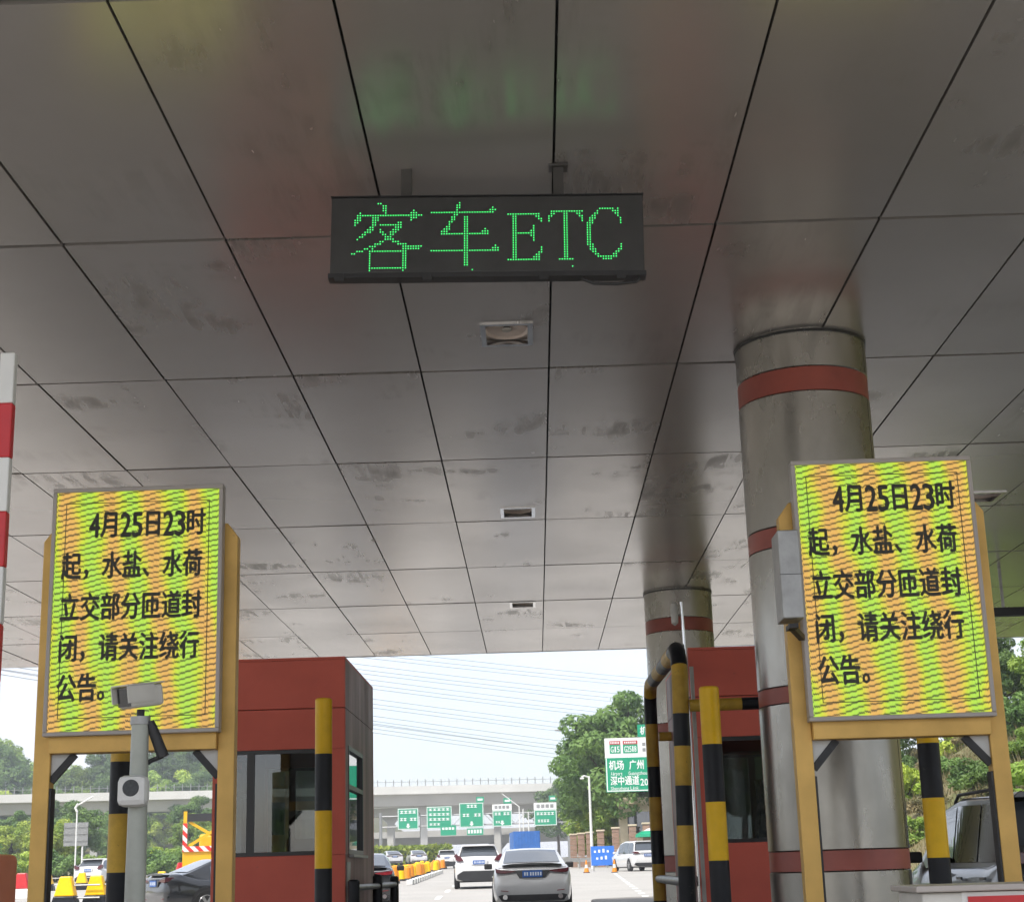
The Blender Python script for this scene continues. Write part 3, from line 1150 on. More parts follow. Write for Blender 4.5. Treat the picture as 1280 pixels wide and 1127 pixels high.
striped_post('guard_post', 'tall yellow and black post in front of the left red booth corner', -1.965, 15.0, 0.08, [0.25, 0.65, 1.162, 1.678, 2.196, 2.71], ['yellow', 'black', 'yellow', 'black', 'yellow'])
striped_post('guard_post', 'bright yellow and black post in front of the right red booth', 1.462, 13.2, 0.082, [0.25, 0.67, 1.127, 1.587, 2.048, 2.518], ['yellow', 'black', 'yellow', 'black', 'yellow'])
striped_post('guard_post', 'yellow and black post showing below the left notice board', -3.345, 13.0, 0.085, [0.25, 0.70, 1.169, 1.623, 2.034, 2.42], ['old_yellow', 'black', 'old_yellow', 'black', 'old_yellow'])
striped_post('guard_post', 'yellow and black post showing below the right notice board', 3.03, 12.4, 0.083, [0.25, 0.66, 1.10, 1.54, 1.95, 2.36], ['yellow', 'black', 'yellow', 'black', 'yellow'])


def pipe_bands(t, path, r, first=0, per=0.45, mats=('old_yellow', 'black'), names=('yellow_band', 'black_band')):
    """a bent pipe painted in alternating bands, each band a mesh of its own"""
    pts = [Vector(p) for p in path]
    dense, acc, L = [], 0, [0]
    for a, b in zip(pts, pts[1:]):
        n = max(2, int((b - a).length / 0.03))
        for i in range(n):
            dense.append(a.lerp(b, i / n))
    dense.append(pts[-1])
    for a, b in zip(dense, dense[1:]):
        L.append(L[-1] + (b - a).length)
    k = first
    i0 = 0
    lim = per if not hasattr(per, '__len__') else per[0]
    q = 0
    while i0 < len(dense) - 1:
        i1 = i0
        step = per if not hasattr(per, '__len__') else per[min(q, len(per) - 1)]
        while i1 < len(dense) - 1 and L[i1] - L[i0] < step:
            i1 += 1
        MB().tube(dense[i0:i1 + 1], r, 20).build(names[k % 2], mats[k % 2], t, smooth=True)
        k += 1
        q += 1
        i0 = i1


def arc(c, r, a0, a1, n=9):
    return [(c[0], c[1] + r * math.cos(t), c[2] + r * math.sin(t)) for t in np.linspace(a0, a1, n)]


gf = thing('pipe_guard_arch', 'arched yellow and black pipe guard along the right booth', 'guard arch', (0, 0, 0))
ax, ay, by, zt = 1.385, 15.0, 19.6, 3.10
path = [(ax - 0.04, ay, 0.25), (ax + 0.01, ay, zt - 0.3)] + arc((ax + 0.012, ay + 0.28, zt - 0.28), 0.28, math.pi, math.pi / 2, 10)
path += [(ax + 0.06, by - 0.28, zt + 0.13)] + arc((ax + 0.06, by - 0.28, zt - 0.15), 0.28, math.pi / 2, 0, 10)[1:] + [(ax + 0.06, by, 0.25)]
pipe_bands(gf, path, 0.078, first=1, per=[0.82, 0.36, 0.36, 0.36, 0.30, 0.44, 0.56, 0.8, 0.8, 0.8, 0.8, 0.8, 0.35, 0.5, 0.36, 0.38, 0.37, 0.42], names=('yellow_band', 'black_band'))
pipe_bands(gf, [(1.47, 14.98, 2.54), (2.14, 14.98, 2.545)], 0.058, first=0, per=[0.46, 0.7])
pipe_bands(gf, [(1.53, 19.6, 2.62), (2.2, 19.6, 2.62)], 0.055, first=0, per=[0.46, 0.7])
MB().tube([(1.36, 15.02, 0.95), (1.44, 19.6, 0.95)], 0.045, 12).build('lower_rail', 'galv', gf, smooth=True)
MB().tube([(1.36, 15.02, 0.55), (1.44, 19.6, 0.55)], 0.045, 12).build('lower_rail', 'galv', gf, smooth=True)

# antenna mast beside the right booth
t = thing('antenna_mast', 'thin steel mast with white oblong antenna beside the right booth', 'antenna', (1.50, 15.35, 0.25))
MB().tube([(0, 0, 0), (-0.01, 0, 3.0), (-0.02, 0, 3.33)], 0.014, 12).build('mast', 'chrome', t, smooth=True)
MB().lathe([(0.006, 3.10), (0.033, 3.125), (0.036, 3.2), (0.036, 3.26), (0.030, 3.31), (0.006, 3.33)], 16, -0.09, 0).build('antenna', 'off_white', t, smooth=True)
MB().tube([(-0.10, 0, 3.2), (-0.01, 0, 3.2)], 0.01, 8).build('arm', 'chrome', t, smooth=True)
box('conduit', 'off_white', t, 0.03, 0.065, 0.0, 0.04, 0.05, 2.7)

# low black posts with a steel rail along the left booth
t = thing('guard_rail', 'low black posts joined by a steel rail beside the left booth', 'guard rail', (0, 0, 0.25))
for x, y, h, r in ((-1.90, 16.9, 0.80, 0.062), (-1.80, 18.4, 0.845, 0.055), (-1.745, 19.9, 0.82, 0.055)):
    MB().lathe([(r, 0), (r, h - 0.02), (r - 0.02, h)], 20, x, y).build('post', 'black', t, smooth=True)
MB().tube([(-1.88, 16.96, 0.72), (-1.79, 18.4, 0.72), (-1.735, 19.85, 0.725)], 0.032, 12).build('rail', 'galv', t, smooth=True)
MB().tube([(-1.88, 16.96, 0.40), (-1.79, 18.4, 0.40), (-1.735, 19.85, 0.405)], 0.032, 12).build('rail', 'galv', t, smooth=True)

# ------------------------------------------------------------------ barrier gate, far left
t = thing('barrier_gate', 'raised red and white barrier arm on an orange cabinet at left edge', 'barrier gate', (-2.71, 8.0, 0.25))
box('cabinet', 'gate_orange', t, -0.36, 0.03, 0.08, 0.42, 0.0, 1.0, bevel=0.03)
zz = [0.55, 1.1, 1.55, 1.84, 2.135, 2.43, 2.72, 3.01, 3.306, 3.585]
for i in range(len(zz) - 1):
    xm = lambda z: -0.022
    m = 'white' if (len(zz) - 2 - i) % 2 == 0 else 'red'
    a, b = zz[i], zz[i + 1]
    w = 0.040
    MB().add([(xm(a) - w, -0.03, a), (xm(a) + w, -0.03, a), (xm(a) + w, 0.03, a), (xm(a) - w, 0.03, a), (xm(b) - w, -0.03, b), (xm(b) + w, -0.03, b), (xm(b) + w, 0.03, b), (xm(b) - w, 0.03, b)],
             [(3, 2, 1, 0), (4, 5, 6, 7), (0, 1, 5, 4), (1, 2, 6, 5), (2, 3, 7, 6), (3, 0, 4, 7)]).build('white_band' if m == 'white' else 'red_band', m, t, bevel=0.008)
MB().lathe([(0.10, 0), (0.10, 0.08)], 20).build('pivot', 'galv', t, smooth=True).matrix_local = Matrix.Translation((0.08, 0.0, 0.62)) @ Matrix.Rotation(R(-90), 4, 'X')

# ------------------------------------------------------------------ camera pole, left of lane
t = thing('camera_pole', 'pale pole with plate camera and round speaker before the left notice board', 'camera pole', (-2.215, 9.0, 0.25))
MB().lathe([(0.058, 0), (0.056, 0.9), (0.048, 1.715), (0.045, 1.73)], 24).build('pole', 'pole_grey', t, smooth=True)
MB().lathe([(0.056, 1.70), (0.056, 1.745)], 24).build('pole_cap', 'galv', t, smooth=True)
hm = Matrix.Translation((-0.005, 0.0, 1.86)) @ Matrix.Rotation(R(-33), 4, 'Z') @ Matrix.Rotation(R(9), 4, 'X')
h = MB().box(-0.058, 0.058, -0.12, 0.13, -0.062, 0.062).build('camera_housing', 'off_white', t, bevel=0.02)
h.matrix_local = hm
box('sun_hood', 'off_white', h, -0.068, 0.068, -0.155, 0.13, 0.064, 0.073, bevel=0.004)
hc = MB()
hc.box(-0.068, -0.061, -0.153, 0.05, -0.03, 0.063).box(0.061, 0.068, -0.153, 0.05, -0.03, 0.063)
hc.build('hood_cheek', 'off_white', h)
box('lens_window', 'lens', h, -0.048, 0.048, -0.126, -0.1202, -0.05, 0.052)
MB().lathe([(0.022, 1.745), (0.022, 1.785)], 14).build('swivel', 'trim', t, smooth=True)
MB().tube([(0.055, 0.0, 1.72), (0.075, 0.01, 1.66), (0.13, 0.02, 1.52)], 0.03, 14, radii=[0.022, 0.030, 0.034]).build('lamp_arm', 'trim', t, smooth=True)
MB().tube([(0.128, 0.02, 1.525), (0.06, 0.02, 1.50), (0.03, 0.02, 1.48)], 0.013, 10).build('cable', 'trim', t, smooth=True)
MB().tube([(-0.03, 0.05, 1.44), (-0.09, 0.06, 1.36), (-0.12, 0.06, 1.27)], 0.013, 10).build('cable', 'trim', t, smooth=True)
sp = MB().box(-0.088, 0.075, -0.14, -0.02, 1.245, 1.415).build('speaker_box', 'white', t, bevel=0.035)
MB().lathe([(0.046, 0), (0.042, 0.006)], 24).build('speaker_grille', 'grille', sp, smooth=True).matrix_local = Matrix.Translation((-0.008, -0.140, 1.345)) @ Matrix.Rotation(R(90), 4, 'X')

# control cabinet at the right edge with a red warning plate
t = thing('control_cabinet', 'pale grey control cabinet with red warning plate at lower right', 'cabinet', (2.0, 7.3, 0.25))
box('body', 'off_white', t, -0.30, 0.75, 0.02, 0.50, 0.0, 0.70, bevel=0.01)
box('lid', 'bezel', t, -0.33, 0.78, -0.01, 0.53, 0.702, 0.73, bevel=0.006)
wp = box('warning_plate', 'red', t, -0.10, 0.50, 0.008, 0.018, 0.40, 0.68)
box('plate_border', 'white', wp, -0.125, 0.525, 0.0185, 0.0195, 0.38, 0.698)
MB().prism([(0.06, 0.60), (0.12, 0.60), (0.09, 0.65)], 0.004, 0.0075).build('warning_triangle', 'yellow', wp)


# ------------------------------------------------------------------ vehicles
def car(name, label, loc, rotz, P, group=None):
    t = thing(name, label, P.get('cat', 'car'), loc, rotz, group)
    L, W, H = P['L'], P['W'], P['H']
    paint = P['paint']
    belt, gc, nose = P['belt'], P.get('gc', 0.22), P['nose']
    deck = P.get('deck', belt)
    hl, hw = L / 2, W / 2
    tail = P.get('tail', 0.10)
    # lower body: stations (y, zb, zt, hw)
    st = [(-hl, gc + 0.32, deck - 0.34, hw * 0.80), (-hl + 0.02, gc + 0.16, deck - 0.24, hw * 0.88), (-hl + 0.06, gc + 0.06, deck - 0.10, hw * 0.935), (-hl + tail + 0.05, gc, deck - 0.012, hw * 0.965), (-hl + 0.40, gc - 0.03, deck + 0.004, hw * 0.99),
          (-hl + 0.9, gc - 0.04, belt, hw), (0, gc - 0.04, belt - 0.01, hw), (hl - 1.2, gc - 0.04, belt - 0.03, hw), (hl - 0.95, gc - 0.03, nose + 0.10, hw * 0.99), (hl - 0.4, gc, nose + 0.02, hw * 0.96), (hl - 0.12, gc + 0.03, nose - 0.12, hw * 0.88), (hl, gc + 0.14, nose - 0.3, hw * 0.70)]
    sy = np.array(st)
    yy = np.unique(np.concatenate([sy[:, 0], np.linspace(-hl + 0.4, hl - 0.4, 18)]))
    rows = []
    for y in yy:
        zb, zt, w = (np.interp(y, sy[:, 0], sy[:, j]) for j in (1, 2, 3))
        d = zt - zb
        half = [(0, zb), (w * 0.80, zb), (w * 0.94, zb + 0.05 * d), (w * 0.985, zb + 0.2 * d), (w, zb + 0.45 * d), (w * 0.995, zb + 0.68 * d), (w * 0.965, zb + 0.86 * d), (w * 0.90, zb + 0.965 * d), (w * 0.80, zt), (w * 0.4, zt + 0.012), (0, zt + 0.016)]
        rows.append([(x, y, z) for x, z in half] + [(-x, y, z) for x, z in half[-2:0:-1]])
    b = MB().grid(rows, closed=True)
    n = len(rows[0])
    b.f.append(tuple(range(n)))
    b.f.append(tuple((len(rows) - 1) * n + i for i in reversed(range(n))))
    b.build('body', paint, t, smooth=True)
    # cabin
    prof = P['prof']                                    # (y, z, half width) from the rear base over the roof to the windscreen base
    cy = [p[0] for p in prof]
    ty = np.linspace(0, len(prof) - 1, (len(prof) - 1) * 5 + 1)

    def ed(tt):
        i = int(min(tt, len(prof) - 1.0001))
        u = tt - i
        a, c = prof[i], prof[i + 1]
        return tuple(a[j] + (c[j] - a[j]) * u for j in range(3))
    wb = hw * 0.90
    rows = []
    for tt in ty:
        y, z, w = ed(tt)
        up = max(0.0, min(1, (z - belt) / (H - belt)))
        cr = 0.035 * (0.4 + 0.6 * up)
        ze = max(z - cr, belt - 0.02)
        r = [(wb, y, belt - 0.03), (wb + (w - wb) * 0.5, y, belt + (ze - belt) * 0.5), (w, y, ze - 0.03 * up), (w * 0.93, y, ze + cr * 0.35)]
        r += [(w * v, y, ze + cr * (1 - v * v)) for v in (0.6, 0.3, 0)]
        rows.append(r + [(-x, yy_, zz_) for x, yy_, zz_ in reversed(r[:-1])])
    MB().grid(rows).build('cabin', paint, t, smooth=True)

    def top_pane(t0, t1, v, nm, m='car_glass', off=0.014, v1=None):
        rr = []
        for tt in np.linspace(t0, t1, 8):
            y, z, w = ed(tt)
            y2, z2, _ = ed(min(tt + 0.02, len(prof) - 1.001))
            y1, z1, _ = ed(max(tt - 0.02, 0))
            nv = Vector((0, -(z2 - z1), (y2 - y1)))
            nv.normalize()
            up = max(0.0, min(1, (z - belt) / (H - belt)))
            cr = 0.035 * (0.4 + 0.6 * up)
            ze = max(z - cr, belt - 0.02)
            vv = v + ((v1 or v) - v) * (tt - t0) / (t1 - t0)
            rr.append([(w * q, y + nv.y * off, ze + cr * (1 - q * q) + nv.z * off) for q in np.linspace(-vv, vv, 9)])
        return MB().grid(rr).build(nm, m, t, smooth=True)
    if P.get('rear_dark_surround'):
        top_pane(P['rg'][0] - 0.03, P['rg'][1] + 0.05, 0.93, 'rear_window_surround', 'trim', 0.008)
    rw = top_pane(P['rg'][0], P['rg'][1], P.get('rgv', 0.86), 'rear_window', P.get('rgm', 'rear_glass'), v1=P.get('rgv1'))
    top_pane(P['wg'][0], P['wg'][1], 0.88, 'windscreen')
    # side windows
    ys_ = [p[0] for p in prof]
    zs_ = [p[1] for p in prof]
    ws_ = [p[2] for p in prof]
    for s in (-1, 1):
        for y0, y1 in P['side']:
            rr0, rr1 = [], []
            for y in np.linspace(y0, y1, 10):
                z, w = np.interp(y, ys_, zs_), np.interp(y, ys_, ws_)
                zt = max(z - 0.11, belt + 0.035)
                ze = z - 0.035
                f = lambda q: wb + (w - wb) * max(0, (q - belt)) / max(ze - belt, 0.05)
                rr0.append((s * (f(belt + 0.03) + 0.010), y, belt + 0.03))
                rr1.append((s * (f(zt) + 0.010), y, zt))
            MB().grid([rr0, rr1]).build('side_window', 'car_glass', t)
        # mirrors
        ym = P['mirror_y']
        mr = MB().box(-0.11, 0.09, -0.05, 0.07, -0.065, 0.075).build('mirror', P.get('mirror', 'trim'), t, bevel=0.03)
        mr.location = (s * (hw + 0.10), ym, belt + 0.10)
        hm_ = MB()
        for y0, y1 in P['side'][:2]:
            hm_.box(*sorted((s * (hw - 0.005), s * (hw + 0.018))), (y0 + y1) / 2 - 0.16, (y0 + y1) / 2 + 0.04, belt - 0.16, belt - 0.13)
        hm_.build('door_handle', P.get('handle', paint), t)
    # wheels
    wr = P.get('wr', 0.335)
    for s in (-1, 1):
        for y in (P['ax'][0], P['ax'][1]):
            arch = MB().lathe([(wr + 0.055, -0.11), (wr + 0.055, 0.007)], 28).build('wheel_arch', 'trim', t, smooth=True)
            arch.matrix_local = Matrix.Translation((s * (hw - 0.003), y, wr + 0.015)) @ Matrix.Rotation(R(90) * s, 4, 'Y')
            wh = MB().lathe([(wr * 0.68, -0.21), (wr * 0.93, -0.21), (wr, -0.18), (wr, -0.03), (wr * 0.95, 0.008), (wr * 0.68, 0.012)], 28).build('wheel', 'tyre', t, smooth=True)
            wh.matrix_local = Matrix.Translation((s * (hw + 0.006), y, wr)) @ Matrix.Rotation(R(90) * s, 4, 'Y')
            rm = MB().lathe([(wr * 0.66, 0.0), (wr * 0.62, 0.016)], 24)
            rm.build('rim', 'rim', wh, smooth=True)
            sp_ = MB()
            for q in range(5):
                a = 2 * math.pi * (q + 0.5) / 5
                sp_.prism([(0, 0), (0, 0.01), (0.001, 0.01)], 0, 0.001)
                c, d = math.cos(a), math.sin(a)
                c2, d2 = math.cos(a + 0.42), math.sin(a + 0.42)
                c3, d3 = math.cos(a - 0.42), math.sin(a - 0.42)
                r_ = wr * 0.56
                sp_.add([(c * wr * 0.16, d * wr * 0.16, 0.018), (c3 * r_, d3 * r_, 0.018), (c * r_ * 1.04, d * r_ * 1.04, 0.018), (c2 * r_, d2 * r_, 0.018)], [(0, 1, 2, 3)])
            sp_.build('rim_opening', 'trim', wh)
    # rear furniture
    yr = -hl
    for nm, m, polys, y0, y1 in P['rear']:
        for poly in polys:
            MB().prism(poly, yr + y0, yr + y1).build(nm, m, t, bevel=0.008)
    # plate
    pz = P['plate']
    pl = box('number_plate', 'plate_blue', t, -0.23, 0.23, yr + P.get('py', -0.02), yr + P.get('py', -0.02) + 0.03, pz - 0.075, pz + 0.075)
    pt = MB()
    for i in range(7):
        x = -0.19 + i * 0.058 + (0.02 if i > 1 else 0)
        pt.box(x, x + 0.034, yr + P.get('py', -0.02) - 0.003, yr + P.get('py', -0.02) - 0.001, pz - 0.04, pz + 0.04)
    pt.build('plate_marks', 'plate_text', pl)['kind'] = 'stuff'
    for ex in P.get('exhaust', ()):
        e = MB().lathe([(0.045, 0), (0.055, 0.0), (0.055, 0.12), (0.045, 0.12)], 16).build('exhaust', 'chrome', t, smooth=True)
        e.matrix_local = Matrix.Translation((ex, yr + 0.10, gc + 0.11)) @ Matrix.Rotation(R(90), 4, 'X')
    if P.get('rails'):
        for s in (-1, 1):
            MB().tube([(s * 0.62, -1.7, H - 0.05), (s * 0.62, -1.55, H + 0.03), (s * 0.62, 0.2, H + 0.03), (s * 0.62, 0.4, H - 0.06)], 0.02, 8).build('roof_rail', 'trim', t, smooth=True)
    # dark underside and cabin inside
    box('underbody', 'trim', t, -hw * 0.82, hw * 0.82, -hl + 0.35, hl - 0.4, gc - 0.07, gc + 0.02)
    hl_ = MB()
    for s in (-1, 1):
        hl_.box(*sorted((s * hw * 0.60, s * hw * 0.88)), hl - 0.22, hl - 0.07, nose - 0.22, nose - 0.11)
    hl_.build('headlamp_pair', 'off_white', t)
    return t


def mir(poly):
    return [poly, [(-x, z) for x, z in reversed(poly)]]


M['rear_glass'] = mat('rear_screen_glass', (0.045, 0.055, 0.065), 0.05, spec=1.0, coat=1.0)
SEDAN = dict(L=4.86, W=1.84, H=1.45, belt=0.93, deck=1.06, nose=0.78, paint='silver_car', tail=0.12,
             prof=[(-1.98, 1.05, 0.80), (-1.80, 1.10, 0.79), (-1.10, 1.385, 0.66), (-0.6, 1.44, 0.61), (0.05, 1.45, 0.61), (0.55, 1.40, 0.64), (1.45, 0.93, 0.78)],
             rg=(0.95, 2.05), wg=(5.1, 5.85), side=[(-1.25, -0.42), (-0.36, 0.62)], mirror_y=0.72, ax=(-1.38, 1.45), plate=0.84, rgv=0.84, rgv1=0.90,
             rear=[('tail_lamp', 'tail_dark', mir([(0.36, 0.905), (0.50, 0.93), (0.80, 0.955), (0.855, 0.98), (0.84, 0.875), (0.70, 0.855), (0.5, 0.87)]), -0.005, 0.22),
                   ('chrome_strip', 'chrome', mir([(0.0, 0.955), (0.0, 0.975), (0.55, 0.965), (0.78, 0.985), (0.78, 0.972), (0.55, 0.947)]), -0.022, 0.03),
                   ('boot_lip', 'grey_car', [[(-0.70, 1.045), (-0.45, 1.075), (0.0, 1.09), (0.45, 1.075), (0.70, 1.045), (0.45, 1.035), (-0.45, 1.035)]], 0.03, 0.30),
                   ('bumper_reflector', 'tail', mir([(0.56, 0.465), (0.74, 0.485), (0.74, 0.470), (0.56, 0.45)]), -0.005, 0.10),
                   ('lower_diffuser', 'trim', [[(-0.80, 0.36), (-0.62, 0.42), (0.62, 0.42), (0.80, 0.36), (0.72, 0.24), (-0.72, 0.24)]], 0.02, 0.40),
                   ('plate_recess', 'grey_car', [[(-0.40, 0.915), (0.40, 0.915), (0.30, 0.745), (-0.30, 0.745)]], -0.012, 0.05)],
             exhaust=(-0.64, 0.64), py=-0.03)
SUV = dict(L=4.88, W=1.91, H=1.69, belt=1.02, deck=1.10, nose=0.95, gc=0.30, paint='white_car', tail=0.10, wr=0.37,
           prof=[(-2.30, 1.08, 0.86), (-2.18, 1.22, 0.83), (-1.85, 1.58, 0.70), (-1.6, 1.665, 0.67), (-0.3, 1.69, 0.66), (0.35, 1.62, 0.68), (1.30, 1.04, 0.82)],
           rg=(1.0, 2.1), rear_dark_surround=True, wg=(5.1, 5.85), side=[(-1.95, -1.28), (-1.22, -0.35), (-0.29, 0.60)], mirror_y=0.70, ax=(-1.42, 1.42), plate=0.98,
           mirror='white_car', rgm='rear_glass',
           rear=[('tail_lamp', 'tail_dark', mir([(0.60, 1.06), (0.70, 1.20), (0.88, 1.30), (0.93, 1.22), (0.90, 1.08), (0.76, 1.02)]), 0.0, 0.25),
                 ('lower_bumper', 'trim', [[(-0.86, 0.36), (-0.86, 0.52), (-0.62, 0.66), (0.62, 0.66), (0.86, 0.52), (0.86, 0.36), (0.6, 0.27), (-0.6, 0.27)]], -0.02, 0.40),
                 ('roof_spoiler', 'white_car', [[(-0.66, 1.60), (-0.60, 1.655), (0.60, 1.655), (0.66, 1.60)]], 0.36, 0.7),
                 ('badge_strip', 'chrome', [[(-0.30, 1.115), (0.30, 1.115), (0.30, 1.13), (-0.30, 1.13)]], -0.005, 0.03),
                 ('plate_recess', 'white_car', [[(-0.36, 1.08), (0.36, 1.08), (0.30, 0.88), (-0.30, 0.88)]], -0.012, 0.05)], py=-0.03)
MPV = dict(L=4.95, W=1.86, H=1.80, belt=1.00, deck=1.05, nose=0.98, gc=0.26, paint='white_car', tail=0.08, wr=0.345,
           prof=[(-2.40, 1.04, 0.86), (-2.33, 1.20, 0.84), (-2.10, 1.66, 0.72), (-1.9, 1.765, 0.70), (-0.1, 1.80, 0.70), (0.7, 1.70, 0.71), (1.75, 1.02, 0.82)],
           rg=(1.0, 2.05), rear_dark_surround=True, wg=(5.1, 5.85), side=[(-2.08, -1.20), (-1.14, -0.12), (-0.06, 0.95)], mirror_y=1.05, ax=(-1.5, 1.5), plate=0.92,
           mirror='white_car',
           rear=[('tail_lamp', 'tail_dark', mir([(0.48, 1.03), (0.62, 1.12), (0.90, 1.14), (0.92, 1.04), (0.72, 1.0)]), 0.0, 0.3),
                 ('lower_bumper', 'trim', [[(-0.86, 0.36), (-0.80, 0.47), (0.80, 0.47), (0.86, 0.36), (0.6, 0.26), (-0.6, 0.26)]], -0.01, 0.4),
                 ('roof_spoiler', 'white_car', [[(-0.68, 1.70), (-0.60, 1.765), (0.60, 1.765), (0.68, 1.70)]], 0.24, 0.6),
                 ('chrome_strip', 'chrome', [[(-0.48, 1.05), (0.48, 1.05), (0.48, 1.075), (-0.48, 1.075)]], -0.012, 0.03)], py=-0.02)


def gzc(y):
    return gz(y) + 0.006


car('sedan', 'silver sedan seen from behind in the middle of the lane ahead', (-0.19, 40.4, gzc(40.4)), R(1.5), SEDAN)
car('crossover_car', 'white crossover with smoked tail lamps just ahead of the silver sedan', (-2.42, 66.5, gzc(66.5)), R(3), SUV)
P2 = dict(MPV)
car('minivan', 'white minivan driving away on the right near the blue sign', (6.1, 101.5, gzc(101.5)), R(14), P2)
P3 = dict(SUV, paint='white_car', mirror='trim')
car('crossover_car', 'white car with a dark rear window ahead and left of the crossover', (-8.5, 152, gzc(152)), R(6), P3)
P4 = dict(SEDAN, paint='black_car')
P4['rear'] = [(a, ('tail' if m == 'tail_dark' else 'trim' if m == 'grey_car' else m), c, d, e) for a, m, c, d, e in SEDAN['rear']]
car('sedan', 'black sedan with red tail lamp behind the left booth', (-4.75, 44.5, gzc(44.5)), R(4), P4)
P5 = dict(SUV)
car('crossover_car', 'white crossover beyond the yellow blocks seen under the left board', (-26.6, 101, gzc(101)), R(-14), P5)
P6 = dict(SEDAN, paint='white_car')
car('sedan', 'small distant white car left of the road in front of the hedge', (-15.4, 172, gzc(172) + 0.35), R(15), P6)
car('sedan', 'small distant white car nearer the underpass in front of the hedge', (-12.9, 174, gzc(174) + 0.35), R(12), P6)
P7 = dict(SEDAN, paint='black_car')
car('sedan', 'black car turning away left of the red booth beyond the camera pole', (-7.5, 42.0, gzc(42)), R(-58), P7)
P8 = dict(MPV, paint='grey_car', mirror='trim', rails=True, H=1.80)
P8['rear'] = [(a, ('grey_car' if m == 'white_car' else m), c, d, e) for a, m, c, d, e in MPV['rear']]
car('minivan', 'dark grey minivan with roof rails seen sideways behind the right notice board', (5.85, 19.9, gzc(19.9)), R(0), P8)


# works truck with a folding warning frame
def works_truck(loc, rotz, label):
    t = thing('works_truck', label, 'truck', loc, rotz)
    box('chassis', 'trim', t, -1.0, 1.0, 0.3, 6.5, 0.55, 0.8)
    box('rear_panel', 'truck_yellow', t, -1.12, 1.12, -0.02, 0.10, 1.05, 1.75, bevel=0.02)
    box('load_bed', 'truck_yellow', t, -1.1, 1.1, 0.11, 4.2, 0.81, 1.45, bevel=0.02)
    box('driver_cab', 'truck_yellow', t, -1.05, 1.05, 4.5, 6.4, 0.81, 2.6, bevel=0.12)
    box('striped_bar', 'redwhite', t, -1.12, 1.12, -0.10, -0.02, 1.76, 1.98)
    for s in (-1, 1):
        box('striped_upright', 'redwhite', t, *sorted((s * 1.12, s * 0.93)), -0.08, 0.0, 1.985, 2.95)
        box('upright', 'truck_yellow', t, *sorted((s * 1.10, s * 0.95)), -0.06, 0.02, 2.955, 3.45)
    box('arrow_panel', 'trim', t, -0.94, 0.94, -0.05, 0.03, 3.02, 3.34)
    a = MB()
    a.bar((-0.85, 0.0, 2.0), (0.85, 0.0, 3.0), 0.07, 0.12)
    a.build('brace', 'truck_yellow', t)
    MB().bar((-0.85, 0.05, 3.0), (0.85, 0.05, 2.0), 0.07, 0.12).build('brace', 'truck_yellow', t)
    for s in (-1, 1):
        for y in (1.1, 5.3):
            wh = MB().lathe([(0.48, -0.28), (0.50, -0.25), (0.50, 0.0), (0.3, 0.02)], 24).build('wheel', 'tyre', t, smooth=True)
            wh.matrix_local = Matrix.Translation((s * 1.08, y, 0.5)) @ Matrix.Rotation(R(90) * s, 4, 'Y')
            MB().lathe([(0.28, 0.02), (0.10, 0.05)], 16).build('rim', 'rim', wh, smooth=True)
    return t


works_truck((-14.1, 70, gzc(70)), R(4), 'yellow works truck with red and white striped frame behind the left board')

# blue box truck beyond the sedan
t = thing('box_truck', 'blue container truck driving ahead beyond the silver sedan', 'truck', (-0.9, 150, gzc(150)), R(4))
box('container', 'blue_sheet', t, -1.22, 1.22, 0.0, 7.0, 1.15, 3.15)
for i in range(9):
    x = -1.12 + i * 0.28
    box('container_rib', 'blue_sheet', t, x - 0.05, x + 0.05, -0.04, -0.002, 1.2, 3.1)
box('chassis', 'trim', t, -1.0, 1.0, 0.2, 9.0, 0.7, 1.13)
box('driver_cab', 'white', t, -1.15, 1.15, 7.4, 9.2, 0.9, 2.9, bevel=0.1)
for s in (-1, 1):
    for y in (1.3, 8.3):
        wh = MB().lathe([(0.48, -0.28), (0.50, -0.25), (0.50, 0.0), (0.3, 0.02)], 20).build('wheel', 'tyre', t, smooth=True)
        wh.matrix_local = Matrix.Translation((s * 1.1, y, 0.5)) @ Matrix.Rotation(R(90) * s, 4, 'Y')


# ------------------------------------------------------------------ plaza furniture
def barrier_block(loc, rotz, label, group, kind):
    t = thing('barrier_block', label, 'barrier', loc, rotz, group)
    a, b = ('yellow', 'black') if kind == 0 else ('red', 'white') if kind == 1 else ('orange', 'trim')
    q = MB()
    q.add([(-0.40, -0.28, 0), (0.40, -0.28, 0), (0.40, 0.28, 0), (-0.40, 0.28, 0), (-0.31, -0.22, 0.36), (0.31, -0.22, 0.36), (0.31, 0.22, 0.36), (-0.31, 0.22, 0.36)],
          [(3, 2, 1, 0), (4, 5, 6, 7), (0, 1, 5, 4), (1, 2, 6, 5), (2, 3, 7, 6), (3, 0, 4, 7)])
    q.build('base', b, t, bevel=0.03)
    q = MB()
    q.add([(-0.30, -0.215, 0.362), (0.30, -0.215, 0.362), (0.30, 0.215, 0.362), (-0.30, 0.215, 0.362), (-0.16, -0.13, 0.92), (0.16, -0.13, 0.92), (0.16, 0.13, 0.92), (-0.16, 0.13, 0.92)],
          [(3, 2, 1, 0), (4, 5, 6, 7), (0, 1, 5, 4), (1, 2, 6, 5), (2, 3, 7, 6), (3, 0, 4, 7)])
    q.build('top', a, t, bevel=0.03)
    MB().tube([(0.31, 0, 0.30), (1.0, 0, 0.30)], 0.025, 8).build('link_rod', 'galv', t)
    MB().tube([(0.24, 0, 0.66), (1.0, 0, 0.66)], 0.025, 8).build('link_rod', 'galv', t)
    return t


